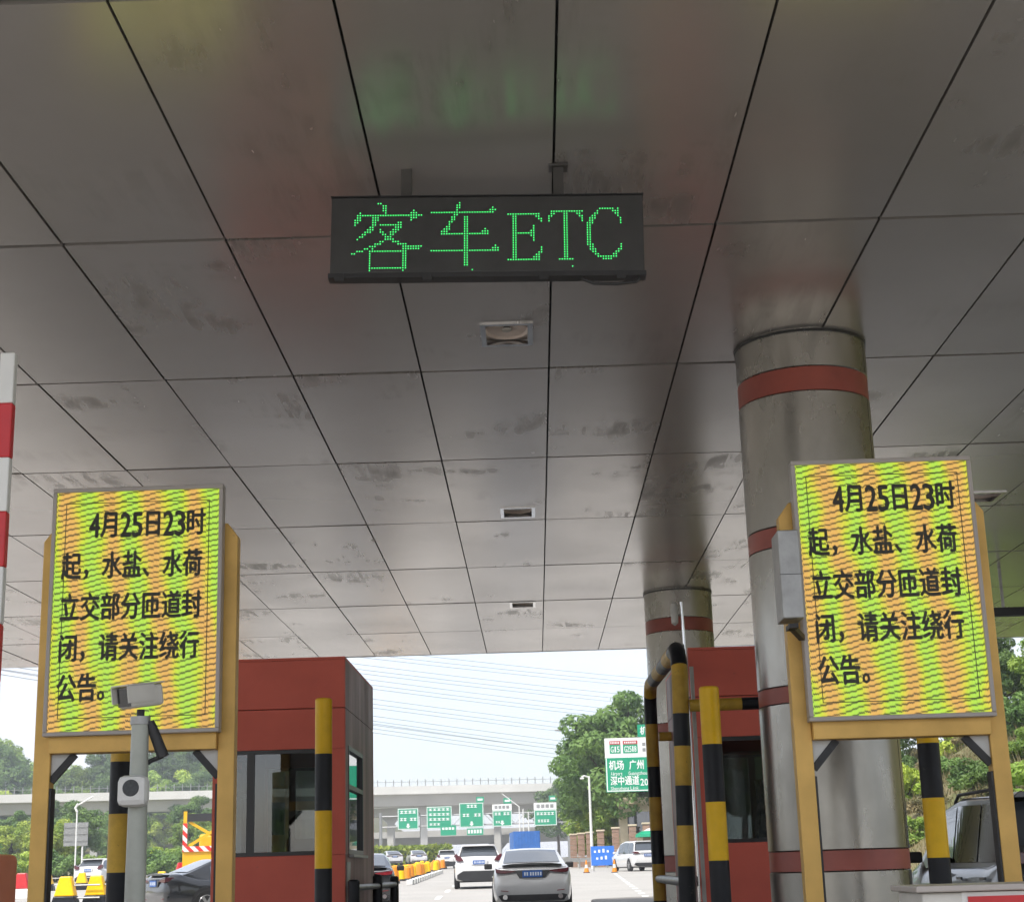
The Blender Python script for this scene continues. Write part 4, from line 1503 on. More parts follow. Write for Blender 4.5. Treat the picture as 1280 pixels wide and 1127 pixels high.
b0 = barrier_block((-13.85, 48, gzc(48) + .12), 0, 'yellow and black barrier block under the left board, nearest its left leg', 'yellow barrier blocks by the left lanes', 0)
dup(b0, (-13.03, 48.3, gzc(48.3) + .12), 0, 'yellow and black barrier block under the left board, next to the striped post', 'yellow barrier blocks by the left lanes')
dup(b0, (-11.25, 48.8, gzc(48.8) + .12), 0, 'yellow and black barrier block right of the camera pole', 'yellow barrier blocks by the left lanes')
dup(b0, (-12.1, 48.5, gzc(48.5) + .12), 0, 'yellow and black barrier block hidden partly by the camera pole', 'yellow barrier blocks by the left lanes')
dup(b0, (-27.0, 90, gzc(90)), 0, 'small far yellow block beside the left board leg', 'far yellow barrier blocks')
dup(b0, (-25.1, 90, gzc(90)), 0, 'small far yellow block left of the white crossover', 'far yellow barrier blocks')
dup(b0, (-18.4, 80, gzc(80)), 0, 'small far yellow block beside the camera pole base', 'far yellow barrier blocks')
rwb = barrier_block((-18.95, 60, gzc(60) + .2), 0, 'red and white barrier between orange gate cabinet and left board leg', 'red and white barriers', 1)
dup(rwb, (-15.7, 72, gzc(72) + .4), R(20), 'red and white barrier in front of the works truck', 'red and white barriers')
dup(rwb, (-22.0, 88, gzc(88)), R(10), 'red and white barrier right of the white crossover', 'red and white barriers')

# rows of orange and yellow barrels lining the left of the road
bt = thing('traffic_drum', 'orange and yellow traffic drums in a long row left of the road', 'traffic drum', (-7.1, 81, gzc(81)), 0, 'traffic drums along the road')
MB().lathe([(0.30, 0), (0.27, 0.12)], 14).build('base', 'trim', bt, smooth=True)
MB().lathe([(0.26, 0.121), (0.20, 0.78), (0.12, 0.86)], 14).build('drum', 'orange', bt, smooth=True)
bt2 = thing('traffic_drum', 'yellow traffic drums in the row left of the road', 'traffic drum', (-7.6, 81.4, gzc(81.4)), 0, 'yellow traffic drums along the road')
MB().lathe([(0.30, 0), (0.27, 0.12)], 14).build('base', 'trim', bt2, smooth=True)
MB().lathe([(0.26, 0.121), (0.20, 0.78), (0.12, 0.86)], 14).build('drum', 'yellow', bt2, smooth=True)
bt['label'] = 'orange traffic drum in the long row left of the road'
bt2['label'] = 'yellow traffic drum in the long row left of the road'
for i in range(34):
    y = 82 + i * 2.2
    x = -7.3 - (y - 81) * 0.022 + rng.uniform(-.3, .3)
    src = bt if rng.random() < 0.55 else bt2
    dup(src, (x, y, gzc(y)), rng.uniform(0, 3), src['label'], scale=rng.uniform(0.75, 1.0))
    if i % 2 == 0:
        src = bt2 if src is bt else bt
        dup(src, (x - 1.0, y + 1, gzc(y)), rng.uniform(0, 3), src['label'], scale=rng.uniform(0.75, 1.0))
for i in range(18):
    y = 76 + i * 2.4
    x = -5.95 - (y - 76) * 0.024
    q = thing('kerb_block', 'small black and white kerb block below the row of drums', 'kerb block', (x, y, gzc(y)), R(1.6), 'black and white kerb blocks')
    box('white_half', 'white', q, -0.14, 0.14, 0, 0.8, 0, 0.24, bevel=0.03)
    box('black_half', 'black', q, -0.14, 0.14, 0.805, 1.6, 0, 0.24, bevel=0.03)


def cone(loc, label):
    t = thing('traffic_cone', label, 'traffic cone', loc, 0, 'traffic cones by the blue sign')
    box('base', 'trim', t, -0.2, 0.2, -0.2, 0.2, 0, 0.04)
    MB().lathe([(0.16, 0.041), (0.11, 0.28)], 16).build('lower_band', 'orange', t, smooth=True)
    MB().lathe([(0.109, 0.281), (0.075, 0.48)], 16).build('white_band', 'white', t, smooth=True)
    MB().lathe([(0.074, 0.481), (0.03, 0.75)], 16).build('upper_band', 'orange', t, smooth=True)


cone((2.95, 99, gzc(99)), 'traffic cone standing left of the blue sign')
cone((4.55, 97, gzc(97)), 'traffic cone standing in front of the blue sign')

t = thing('roadside_board', 'blue roadside board with white lettering left of the white minivan', 'sign', (4.2, 105, gzc(105)), R(-6))
box('panel', 'blue_sign', t, -0.75, 0.75, 0, 0.06, 0.35, 1.55)
for z, w in ((1.28, 0.55), (0.85, 0.42)):
    mk = MB()
    for i in range(int(w * 9)):
        x = -w + i * (2 * w / int(w * 9))
        mk.box(x, x + 0.13, -0.012, -0.002, z - 0.13, z + 0.05 * (i % 3))
    mk.build('lettering', 'sign_white', t)
for s in (-0.6, 0.6):
    box('leg', 'galv', t, s - 0.03, s + 0.03, 0.062, 0.12, 0, 1.4)

# guard rail on the right
t = thing('crash_barrier', 'grey steel crash barrier along the road below the right hand trees', 'guard rail', (0, 0, 0))
pts = [(1.2, 128), (3.2, 124), (5.2, 122), (7.5, 121), (10, 121)]
rr = MB()
for (x0, y0), (x1, y1) in zip(pts, pts[1:]):
    rr.bar((x0, y0, gz(y0) + 0.62), (x1, y1, gz(y1) + 0.62), 0.06, 0.30)
rr.build('rail', 'galv', t)
for x, y in pts:
    box('post', 'galv', t, x - 0.06, x + 0.06, y + 0.06, y + 0.16, gz(y), gz(y) + 0.75)


# ------------------------------------------------------------------ big direction sign on the right
t = thing('direction_sign', 'big green direction sign with white header beside the right trees', 'road sign', (7.05, 112, 0))
x0, x1, zb, zt_ = -2.12, 2.35, 6.10, 9.78
zm = 8.42
box('header_panel', 'sign_white', t, x0, x1, 0, 0.08, zm + 0.004, zt_)
gp = box('green_panel', 'sign_green', t, x0, x1, 0, 0.08, zb, zm)
br_ = MB()
br_.box(x0 + 0.04, x1 - 0.04, -0.006, -0.001, zb + 0.04, zb + 0.11).box(x0 + 0.04, x0 + 0.11, -0.006, -0.001, zb + 0.11, zm - 0.02).box(x1 - 0.11, x1 - 0.04, -0.006, -0.001, zb + 0.11, zm - 0.02)
br_.build('border', 'sign_white', gp)
text('lettering', '机场', 'sign_white', gp, -1.35, -0.010, 7.92, 1.06, 0.62, bold=0.02)
text('lettering', '广州', 'sign_white', gp, 0.05, -0.010, 7.92, 1.06, 0.62, bold=0.02)
text('lettering', 'Airport', 'sign_white', gp, -1.37, -0.010, 7.36, 0.82, 0.26)
text('lettering', 'Guangzhou', 'sign_white', gp, 0.10, -0.010, 7.36, 1.30, 0.26)
text('lettering', '深中通道', 'sign_white', gp, -0.82, -0.010, 6.86, 2.0, 0.60, bold=0.02)
text('lettering', '200m', 'sign_white', gp, 0.80, -0.010, 6.74, 1.12, 0.48, bold=0.02)
text('lettering', 'Shenzhong Link', 'sign_white', gp, -0.85, -0.010, 6.36, 1.95, 0.24)
for cx, w, s in ((-1.40, 0.76, 'G15'), (-0.34, 1.02, 'G2518')):
    hp = box('route_plate', 'sign_green', t, cx - w / 2, cx + w / 2, -0.012, -0.002, 8.72, 9.32)
    box('route_plate_band', 'sign_red', hp, cx - w / 2, cx + w / 2, -0.012, -0.002, 9.325, 9.58)
    mk = MB()
    for i in range(6):
        x = cx - w * 0.40 + i * w * 0.14
        mk.box(x, x + w * 0.08, -0.018, -0.013, 9.39, 9.52)
    mk.build('band_marks', 'sign_white', hp)
    text('lettering', s, 'sign_white', hp, cx, -0.016, 9.02, w * 0.85, 0.42, bold=0.01)
box('side_plate', 'sign_white', t, 0.42, 0.80, -0.012, -0.002, 8.7, 9.6)
mk = MB()
for z in (9.30, 8.92):
    mk.box(0.50, 0.72, -0.018, -0.013, z - 0.12, z + 0.12)
mk.build('side_marks', 'galv', t)
MB().tube([(2.0, 0.25, gz(112)), (2.0, 0.25, 9.6)], 0.14, 16).build('post', 'galv', t, smooth=True)
t = thing('auxiliary_sign', 'small green sign standing above the corner of the big direction sign', 'road sign', (7.75, 113, 0))
box('panel', 'sign_green', t, -0.42, 0.9, 0, 0.06, 9.9, 10.75)
text('lettering', '机荷', 'sign_white', t, 0.25, -0.008, 10.32, 1.0, 0.55, bold=0.02)
MB().tube([(0.6, 0.1, gz(113)), (0.6, 0.1, 10.5)], 0.07, 10).build('post', 'galv', t, smooth=True)

# ------------------------------------------------------------------ sign gantry far ahead
GY_ = 250
t = thing('sign_gantry', 'grey steel gantry carrying the row of green signs over the road', 'gantry', (0, GY_, 0))
for z in (8.0, 9.6):
    MB().tube([(-24, 0.6, z), (5, 0.6, z)], 0.12, 8).build('beam', 'galv', t, smooth=True)
lat = MB()
for i in range(19):
    x = -24 + i * 1.6
    lat.bar((x, 0.6, 8.0 if i % 2 else 9.6), (x + 1.6, 0.6, 9.6 if i % 2 else 8.0), 0.07)
lat.build('lattice', 'galv', t)
for x in (-24, 5):
    MB().tube([(x, 0.6, gz(GY_)), (x, 0.6, 10.2)], 0.25, 12).build('post', 'galv', t, smooth=True)


def gantry_sign(x0, x1, z0, z1, label, rows, header=0.0, arrow=True):
    cx = (x0 + x1) / 2
    t = thing('gantry_sign', label, 'road sign', (cx, GY_, (z0 + z1) / 2), 0, 'green gantry signs')
    w, h = (x1 - x0) / 2, (z1 - z0) / 2
    g1 = h - header
    p = box('panel', 'sign_green', t, -w, w, 0, 0.12, -h, g1)
    if header:
        hp = box('header_panel', 'sign_white', t, -w, w, 0, 0.12, g1 + 0.004, h)
        mk = MB()
        for a in (-0.75, -0.35, 0.05, 0.45):
            mk.box(w * a, w * (a + 0.28), -0.03, -0.006, g1 + header * 0.25, g1 + header * 0.75)
        mk.build('header_marks', 'galv', hp)
    b = MB()
    e = 0.10
    b.box(-w + 0.04, w - 0.04, -0.02, -0.004, -h + 0.04, -h + 0.04 + e).box(-w + 0.04, w - 0.04, -0.02, -0.004, g1 - e - 0.04, g1 - 0.04)
    b.box(-w + 0.04, -w + 0.04 + e, -0.02, -0.004, -h + 0.141, g1 - 0.141).box(w - 0.04 - e, w - 0.04, -0.02, -0.004, -h + 0.141, g1 - 0.141)
    b.build('border', 'sign_white', p)
    for fz, spans, hh in rows:
        mk = MB()
        z = g1 - fz * (h + g1)
        for a, c, nch in spans:
            cw = (c - a) * w / nch
            hh = hh * (0.86 if a == spans[0][0] else 1)
            for i in range(nch):
                xx = a * w + i * cw
                # one glyph: a small block of strokes
                mk.box(xx + cw * 0.10, xx + cw * 0.86, -0.03, -0.006, z + hh * 0.22, z + hh * 0.5)
                mk.box(xx + cw * 0.10, xx + cw * 0.86, -0.03, -0.006, z - hh * 0.5, z - hh * 0.20)
                mk.box(xx + cw * 0.36, xx + cw * 0.60, -0.03, -0.006, z - hh * 0.19, z + hh * 0.21)
        mk.build('lettering', 'sign_white', p)
    if arrow:
        z = -h + 0.55
        MB().prism([(-0.16, z + 0.35), (0.16, z + 0.35), (0.16, z), (0.36, z), (0, z - 0.36), (-0.36, z), (-0.16, z)], -0.03, -0.006).build('arrow', 'sign_white', p)
    return t


gantry_sign(-21.3, -18.1, 7.55, 10.75, 'leftmost green gantry sign with a white down arrow', [(0.18, [(-0.8, 0.8, 4)], 0.5), (0.52, [(-0.8, -0.1, 2), (0.15, 0.85, 2)], 0.5)])
gantry_sign(-16.85, -12.95, 7.55, 10.9, 'green gantry sign packed with small columns of place names', [(0.14, [(-0.85, 0.85, 5)], 0.4), (0.36, [(-0.85, 0.85, 5)], 0.4), (0.58, [(-0.85, 0.85, 5)], 0.4), (0.8, [(-0.8, 0.1, 3)], 0.35)], arrow=False)
gantry_sign(-11.8, -8.05, 7.6, 11.3, 'tallest dark green gantry sign in the middle of the row', [(0.14, [(-0.4, 0.5, 3)], 0.5), (0.5, [(-0.75, -0.15, 2), (0.2, 0.8, 2)], 0.5)])
gantry_sign(-6.7, -3.7, 7.6, 10.95, 'green gantry sign with white header, fourth from the left', [(0.22, [(-0.8, -0.1, 2), (0.1, 0.8, 2)], 0.45), (0.72, [(-0.7, -0.2, 2)], 0.35)], header=0.9)
gantry_sign(-0.3, 3.2, 7.55, 11.0, 'rightmost green gantry sign with white header and slanting arrow', [(0.25, [(-0.8, 0.8, 5)], 0.45), (0.70, [(-0.7, 0.35, 4)], 0.45)], header=1.05, arrow=False)
t = thing('gantry_sign', 'small green plate hanging below the second gantry sign', 'road sign', (-13.5, GY_ - 0.4, 7.25), 0, 'green gantry signs')
box('panel', 'sign_green', t, -1.2, 1.2, 0, 0.1, -0.75, 0.75)
mk = MB()
for i in range(4):
    mk.box(-0.95 + i * 0.5, -0.60 + i * 0.5, -0.02, -0.004, 0.1, 0.45)
mk.build('lettering', 'sign_white', t)
t = thing('gantry_sign', 'low green plate below the tallest gantry sign', 'road sign', (-9.4, GY_ - 0.4, 7.0), 0, 'green gantry signs')
box('panel', 'sign_green', t, -1.25, 1.25, 0, 0.1, -0.55, 0.45)
mk = MB()
for i in range(5):
    mk.box(-1.1 + i * 0.45, -0.80 + i * 0.45, -0.02, -0.004, -0.3, 0.25)
mk.build('lettering', 'sign_white', t)
for x, z, lb in ((-8.55, 11.75, 'small green plate on top of the tallest gantry sign'), (-4.35, 11.45, 'small green plate above the fourth gantry sign'), (2.7, 11.6, 'small green plate above the rightmost gantry sign')):
    t = thing('gantry_sign', lb, 'road sign', (x, GY_ + 0.1, z), 0, 'green gantry signs')
    box('panel', 'sign_green', t, -0.6, 0.6, 0, 0.1, -0.42, 0.42)
    box('lettering', 'sign_white', t, -0.4, 0.4, -0.02, -0.004, -0.15, 0.15)


# ------------------------------------------------------------------ viaducts
def viaduct(name, label, p0, p1, ztop, para, depth, width, piers, railing=False, mats=('viaduct_light', 'viaduct')):
    p0, p1 = Vector((*p0, 0)), Vector((*p1, 0))
    d = (p1 - p0)
    Ln = d.length
    t = thing(name, label, 'viaduct', (p0.x, p0.y, 0), math.atan2(d.y, d.x))
    box('parapet', mats[0], t, 0, Ln, -0.25, 0.05, ztop - para, ztop)
    box('parapet', mats[0], t, 0, Ln, width - 0.05, width + 0.25, ztop - para, ztop)
    box('deck', mats[0], t, 0, Ln, 0.052, width - 0.052, ztop - para - 0.1, ztop - para + 0.25)
    g = MB()
    g.prism_x([(0.9, ztop - para - 0.102), (width - 0.9, ztop - para - 0.102), (width - 1.8, ztop - para - depth), (1.8, ztop - para - depth)], 0, Ln)
    g.build('girder', mats[1], t)
    for x in piers:
        pr = MB()
        pr.prism([(x - 1.9, ztop - para - depth - 0.01), (x + 1.9, ztop - para - depth - 0.01), (x + 0.65, ztop - para - depth - 1.4), (x + 0.65, 1.5), (x - 0.65, 1.5), (x - 0.65, ztop - para - depth - 1.4)], width / 2 - 0.9, width / 2 + 0.9)
        pr.build('pier', mats[1], t)
    if railing:
        for i in range(int(Ln / 1.5)):
            x = i * 1.5 + 0.5
            box('rail_post', 'galv', t, x - 0.07, x + 0.07, -0.15, -0.03, ztop + 0.002, ztop + 1.25)
        box('rail', 'galv', t, 0, Ln, -0.12, -0.06, ztop + 0.75, ztop + 0.82)
    return t


viaduct('viaduct', 'long pale concrete viaduct with railing posts crossing the whole background', (-150, 284), (22, 312), 16.9, 1.45, 2.1, 9.5, [6, 38, 70, 102, 131, 160], railing=True)
viaduct('ramp_viaduct', 'second pale ramp viaduct just below the long viaduct', (-60, 332), (2, 326), 15.0, 1.0, 1.6, 8, [5, 30, 52])
viaduct('low_viaduct', 'lower concrete overpass with dark underside behind the gantry signs', (-70, 352), (10, 336), 9.6, 1.3, 1.6, 10, [8, 26, 44, 62], mats=('viaduct', 'viaduct'))
t = thing('lamp_pole', 'white twin poles standing right of the fourth gantry sign', 'pole', (-2.4, 236, 0))
for x in (0, 0.55, 1.3):
    MB().tube([(x, 0, gz(236)), (x, 0, 10.0 - x * 0.6)], 0.09, 10).build('pole', 'white', t, smooth=True)
MB().tube([(0.0, 0, 9.95), (-2.5, 0, 11.9)], 0.07, 8).build('arm', 'white', t, smooth=True)

# power cables across the sky
ends = [((-17.0, 23.44), (16.7, 26.08)), ((-17.0, 21.7), (16.6, 23.5)), ((-17.0, 20.2), (16.5, 21.2)), ((-17.0, 18.2), (16.4, 18.4)), ((-17.0, 16.4), (16.2, 15.8)), ((-17.0, 15.6), (16.1, 14.5))]
k = 0
wn_ = ['highest', 'second highest', 'third highest', 'third lowest', 'second lowest', 'lowest']
for gi, (a, b) in enumerate(ends):
    for j, off in enumerate((0.0, 0.42, 0.95)):
        A, B = Vector((a[0], 170, a[1] + off)), Vector((b[0], 230, b[1] + off * 1.25))
        d = B - A
        pts = []
        for u in np.linspace(-3.2, 2.0, 27):
            p = A + d * u
            p.z += 0.55 * ((u - 0.5) ** 2 - 0.25)
            pts.append(p)
        o = MB().tube(pts, 0.024, 5, caps=False).build('power_cable', 'wire', None, smooth=True)
        tag(o, '%s bundle of thin power cables crossing the sky, %s cable' % (wn_[gi], ('lower', 'middle', 'upper')[j]), 'cable', 'power cables across the sky')


# ------------------------------------------------------------------ trees and plants
def crown_mesh(name, seed, r, h, m, clumps, per, leaf, low=0.0, flat=1.0):
    q = np.random.RandomState(seed)
    cs = []
    while len(cs) < clumps:
        p = q.uniform(-1, 1, 3)
        dd = np.linalg.norm(p)
        if dd > 1 or dd < 0.35:
            continue
        if p[2] < -0.75:
            continue
        p[2] *= 1.0
        cs.append(p * np.array([r, r, h / 2]) * q.uniform(0.85, 1.12))
    cs = np.array(cs)
    cr = q.uniform(0.20, 0.36, clumps) * r
    N = clumps * per
    idx = np.repeat(np.arange(clumps), per)
    d = q.normal(size=(N, 3))
    d /= np.linalg.norm(d, axis=1)[:, None]
    rad = cr[idx] * q.uniform(0.45, 1.05, N) ** 0.6
    c = cs[idx] + d * rad[:, None] * np.array([1, 1, 0.72 * flat])
    c[:, 2] += h / 2 + low
    nrm = d + q.normal(size=(N, 3)) * 0.6 + np.array([0, 0, 0.35])
    nrm /= np.linalg.norm(nrm, axis=1)[:, None]
    a = np.cross(nrm, q.normal(size=(N, 3)))
    a /= np.linalg.norm(a, axis=1)[:, None]
    b = np.cross(nrm, a)
    s = leaf * q.uniform(0.6, 1.3, N)
    la, lb = a * s[:, None], b * (s * 0.55)[:, None]
    V = np.stack([c - la, c - lb * 0.9 + la * 0.1, c + la, c + lb * 0.9 + la * 0.1], 1).reshape(-1, 3)
    me = bpy.data.meshes.new(name)
    me.vertices.add(N * 4)
    me.vertices.foreach_set('co', V.ravel())
    me.loops.add(N * 4)
    me.loops.foreach_set('vertex_index', np.arange(N * 4))
    me.polygons.add(N)
    me.polygons.foreach_set('loop_start', np.arange(N) * 4)
    me.polygons.foreach_set('loop_total', np.full(N, 4))
    me.materials.append(M[m])
    me.update()
    me.validate()
    return me, cs + np.array([0, 0, h / 2 + low])


def tree_kit(seed, r, h, th, m, clumps=46, per=150, leaf=0.30):
    me, cs = crown_mesh('crown', seed, r, h, m, clumps, per, leaf, low=th)
    q = random.Random(seed)
    b = MB()
    b.tube([(0, 0, -0.3), (q.uniform(-.1, .1), q.uniform(-.1, .1), th * 0.6), (q.uniform(-.2, .2), q.uniform(-.2, .2), th + h * 0.30), (q.uniform(-.3, .3), 0, th + h * 0.72)], 0.2, 9, radii=[0.26, 0.20, 0.15, 0.05])
    for c in cs[::3]:
        z0 = th + (c[2] - th) * 0.35
        b.tube([(0, 0, z0), tuple((np.array([0, 0, z0]) + c) / 2 + np.array([0, 0, -0.15])), tuple(c)], 0.05, 5, radii=[0.09, 0.06, 0.02])
    return me, b.mesh('trunk', 'bark', smooth=True)


KITS = {
    'dark': tree_kit(11, 3.6, 7.0, 2.6, 'leaf_dark', 64, 300, 0.17),
    'dark2': tree_kit(12, 3.2, 8.5, 2.2, 'leaf_dark', 64, 300, 0.17),
    'mid': tree_kit(13, 3.3, 6.2, 1.8, 'leaf_mid', 58, 300, 0.16),
    'light': tree_kit(14, 2.6, 5.0, 1.3, 'leaf_light', 48, 280, 0.15),
}
SH = {
    'green': crown_mesh('foliage', 21, 1.4, 1.7, 'leaf_mid', 26, 170, 0.11)[0],
    'lime': crown_mesh('foliage', 22, 1.4, 1.9, 'leaf_light', 26, 170, 0.11)[0],
    'dry': crown_mesh('foliage', 23, 1.5, 1.3, 'leaf_dry', 24, 170, 0.10)[0],
    'dark': crown_mesh('foliage', 24, 1.5, 1.8, 'leaf_dark', 26, 170, 0.12)[0],
}
stem = MB()
for q in range(6):
    a = q * 1.05
    stem.tube([(0, 0, -0.2), (0.3 * math.cos(a), 0.3 * math.sin(a), 0.6), (0.7 * math.cos(a), 0.7 * math.sin(a), 1.3)], 0.03, 5, radii=[0.05, 0.035, 0.012])
STEM = stem.mesh('stems', 'bark')


def tree(kit, x, y, z, s, rz, label, group, sz=None):
    t = thing('tree', label, 'tree', (x, y, z), rz, group)
    t.scale = (s, s, sz or s)
    for nm, me in zip(('crown', 'trunk'), KITS[kit]):
        o = bpy.data.objects.new(nm, me)
        C.objects.link(o)
        o.parent = t
    return t


def shrub(kit, x, y, z, s, rz, label, group):
    t = thing('shrub', label, 'shrub', (x, y, z), rz, group)
    t.scale = (s, s, s)
    for nm, me in (('foliage', SH[kit]), ('stems', STEM)):
        o = bpy.data.objects.new(nm, me)
        C.objects.link(o)
        o.parent = t
    return t


# right hand tree group behind the big sign
g = 'trees behind the big direction sign'
for a in [('dark', 7.2, 132, 1.36, 'tall dark tree directly behind the big direction sign'), ('dark2', 10.6, 131, 1.25, 'tallest dark tree at right behind the striped guard frame'),
          ('dark', 6.3, 139, 1.17, 'dark tree left of the big direction sign'), ('dark2', 13.5, 128, 1.3, 'dark tree hidden mostly behind the guard frame'),
          ('mid', 5.2, 143, 0.92, 'medium green tree at the left end of the right tree group'), ('dark', 4.0, 300, 1.35, 'farther dark tree where the viaduct ends'),
          ('dark2', 17, 133, 1.3, 'dark tree far right between column and guard frame'), ('mid', 6.0, 134.0, 0.72, 'lower medium green tree under the big sign'), ('mid', 4.7, 141, 0.55, 'bright leafy tree beside the white lamp pole'),
          ('light', 5.4, 134, 0.66, 'light green young tree below the dark tree left of the sign'), ('light', 4.4, 138, 0.55, 'yellow green young tree at the left foot of the tree group')]:
    tree(a[0], a[1], a[2], gz(a[2]), a[3], rng.uniform(0, 6), a[4], g)

# wooded hill on the left behind the viaduct
hill = []
for y in (296, 320, 345, 380, 430, 520):
    hill.append([(x, y, gz(y) + min(60, max(0, (y - 300))) * 0.33 * (1 - 0.3 * math.sin(x * 0.04)) * max(0, min(1, (-x - 30) / 30))) for x in np.linspace(-260, -20, 25)])
structure(MB().grid(hill).build('wooded_hill', 'grass_ground', smooth=True))


def hz(x, y):
    return gz(y) + min(60, max(0, (y - 300))) * 0.33 * (1 - 0.3 * math.sin(x * 0.04)) * max(0, min(1, (-x - 30) / 30))


g = 'trees on the left hill'
side_words = ['far left', 'left', 'middle', 'right']
n = 0
for y0, step in ((303, 7.0), (318, 7.5), (334, 8.5), (352, 10.0)):
    x = -128.0
    while x < -46:
        xx, yy = x + rng.uniform(-2, 2), y0 + rng.uniform(-4, 4)
        kit = rng.choice(['dark', 'mid', 'mid', 'dark2', 'light'])
        row_ = {303: 'front', 318: 'second', 334: 'third', 352: 'back'}[y0]
        px = 'at the left picture edge' if xx < -103 * yy / 340 else 'under the left board'
        tree(kit, xx, yy, hz(xx, yy) - 0.4, rng.uniform(1.3, 1.85) * (1.15 if xx < -104 else 1.0), rng.uniform(0, 6), '%s green tree in %s row on hill behind viaduct %s' % ({'dark': 'dark', 'dark2': 'tall dark', 'mid': 'medium', 'light': 'light'}[kit], row_, px), g + ', ' + kit + ', ' + px[:5] + row_)
        x += step
        n += 1
# trees and shrubs in front of the viaduct, left
g = 'trees below the viaduct on the left'
for i, (kit, x, y, s, lb) in enumerate([
        ('light', -57.5, 178, 0.95, 'lime green tree left of the left board leg'), ('light', -45.0, 150, 0.85, 'lime green tree right of the left board leg'), ('dark', -61, 190, 0.75, 'dark tree behind the lime tree at the left edge'),
        ('dark', -47, 165, 0.75, 'dark green tree behind the lime tree under the left board'), ('dark2', -50.5, 200, 0.72, 'dark tree behind the grey road sign back'), ('mid', -40, 190, 0.80, 'medium green tree right of the road sign back'),
        ('dark', -45, 215, 0.95, 'dark tree below the viaduct behind the striped post'), ('dark2', -38, 210, 0.90, 'tall dark tree below the viaduct beside the camera pole'), ('dark', -34, 200, 0.90, 'dark tree right of the camera pole below the viaduct'),
        ('mid', -31, 195, 0.70, 'medium tree behind the works truck'), ('dark', -55, 215, 0.95, 'dark tree below the viaduct at left edge of the board opening'), ('dark', -64, 215, 0.95, 'dark tree below the viaduct at the picture edge')]):
    tree(kit, x, y, gz(y), s, rng.uniform(0, 6), lb, g)
g = 'shrubs along the left plaza edge'
lab = ['bushy green shrub', 'lime green shrub', 'dark shrub']
where = ['left of the left board', 'left of the left board', 'behind the left board leg', 'behind the white crossover', 'behind the camera pole']
for i in range(14):
    x = -58 + i * 2.3 + rng.uniform(-.6, .6)
    kk = ['green', 'lime', 'dark'][i % 3]
    shrub(kk, x, 140 + rng.uniform(-6, 6), gz(140), rng.uniform(1.0, 1.7), rng.uniform(0, 6), '%s at the plaza edge %s' % (lab[i % 3], where[i // 3]), g + ' ' + kk)

# clipped hedge along the road
hd = thing('hedge', 'long clipped green hedge left of the road below the viaduct', 'hedge', (0, 0, 0))
q = np.random.RandomState(5)
hb = MB()
hb.box(-30, -9.6, 178.3, 179.7, gz(178), 3.75)
hb.build('inner_twigs', 'leaf_dark', hd)
hv, hf = [], []
for i in range(5200):
    x, y, z = q.uniform(-30.2, -9.4), q.choice([q.uniform(177.9, 178.5), q.uniform(178, 180)]), q.uniform(2.0, 3.95)
    if y > 178.5 and z < 3.6:
        z = q.uniform(3.65, 3.98)
    a, b_ = q.normal(size=3) * 0.13, q.normal(size=3) * 0.09
    o_ = len(hv)
    c = np.array([x, y, z])
    hv += [tuple(c - a), tuple(c - b_), tuple(c + a), tuple(c + b_)]
    hf.append((o_, o_ + 1, o_ + 2, o_ + 3))
h_ = MB()
h_.v, h_.f = hv, hf
o = bpy.data.objects.new('leaves', h_.mesh('leaves', 'leaf_light', fix=False))
C.objects.link(o)
o.parent = hd

# embankment on the right with shrubs and dry grass
emb = []
ex = [12.2, 13.2, 15, 18, 22, 27, 34, 44, 60]
ez = [0.0, 0.5, 1.6, 3.4, 5.6, 8.2, 11.0, 13.0, 14.0]


def ezf(x, y):
    return gz(y) + float(np.interp(x - (0 if y < 60 else (y - 60) * 0.02), ex, ez)) * (1.0 if y < 100 else max(0.6, 1 - (y - 100) / 80)) + 0.25 * math.sin(x * 1.3 + y * 0.7) * min(1, (x - 12.2) / 3)


for y in list(np.arange(16, 130, 3.0)):
    emb.append([(x + 0.3 * math.sin(y * 0.5), y, ezf(x, y)) for x in np.linspace(12.2, 60, 34)])
structure(MB().grid(emb).build('embankment', 'grass_ground', smooth=True))
g = 'shrubs on the right embankment'
words = {'green': 'leafy green shrub on the right embankment', 'lime': 'bright yellow green shrub on the right embankment', 'dry': 'dry straw coloured brush on the right embankment', 'dark': 'dark green shrub on the right embankment'}
for i in range(96):
    x, y = rng.uniform(12.8, 30), rng.uniform(34, 118)
    kk = rng.choice(['green', 'lime', 'dry', 'dark', 'green', 'dry'])
    hw_ = 'at the foot of' if x < 16.5 else 'halfway up' if x < 23 else 'high on'
    dw_ = 'nearest' if y < 55 else 'middle' if y < 85 else 'far'
    lb_ = words[kk].replace('on the right embankment', '%s the %s part of the right embankment' % (hw_, dw_))
    shrub(kk, x, y, ezf(x, y) - 0.15, rng.uniform(0.5, 1.15), rng.uniform(0, 6), lb_, lb_)
for i in range(9):
    x, y = 25 + rng.uniform(-3, 10), 52 + i * 6
    tree(rng.choice(['mid', 'dark', 'light']), x, y, ezf(x, y) - 0.2, rng.uniform(0.5, 0.75), rng.uniform(0, 6), '%s leafy tree high on the right embankment' % ['nearest', 'second nearest', 'third nearest', 'fourth nearest', 'middle', 'fourth farthest', 'third farthest', 'second farthest', 'farthest'][i], 'trees high on the right embankment')
for x, y, kk, lb in ((20.5, 100, 'mid', 'medium green tree showing between the large column and the right striped post'), (23.5, 106, 'dark', 'dark tree behind the medium tree right of the large column'), (18.5, 112, 'light', 'light green tree low behind the large column'), (27, 110, 'mid', 'medium green tree above the dark minivan')):
    tree(kk, x, y, ezf(x, y) - 0.2, 0.8, rng.uniform(0, 6), lb, 'trees high on the right embankment')
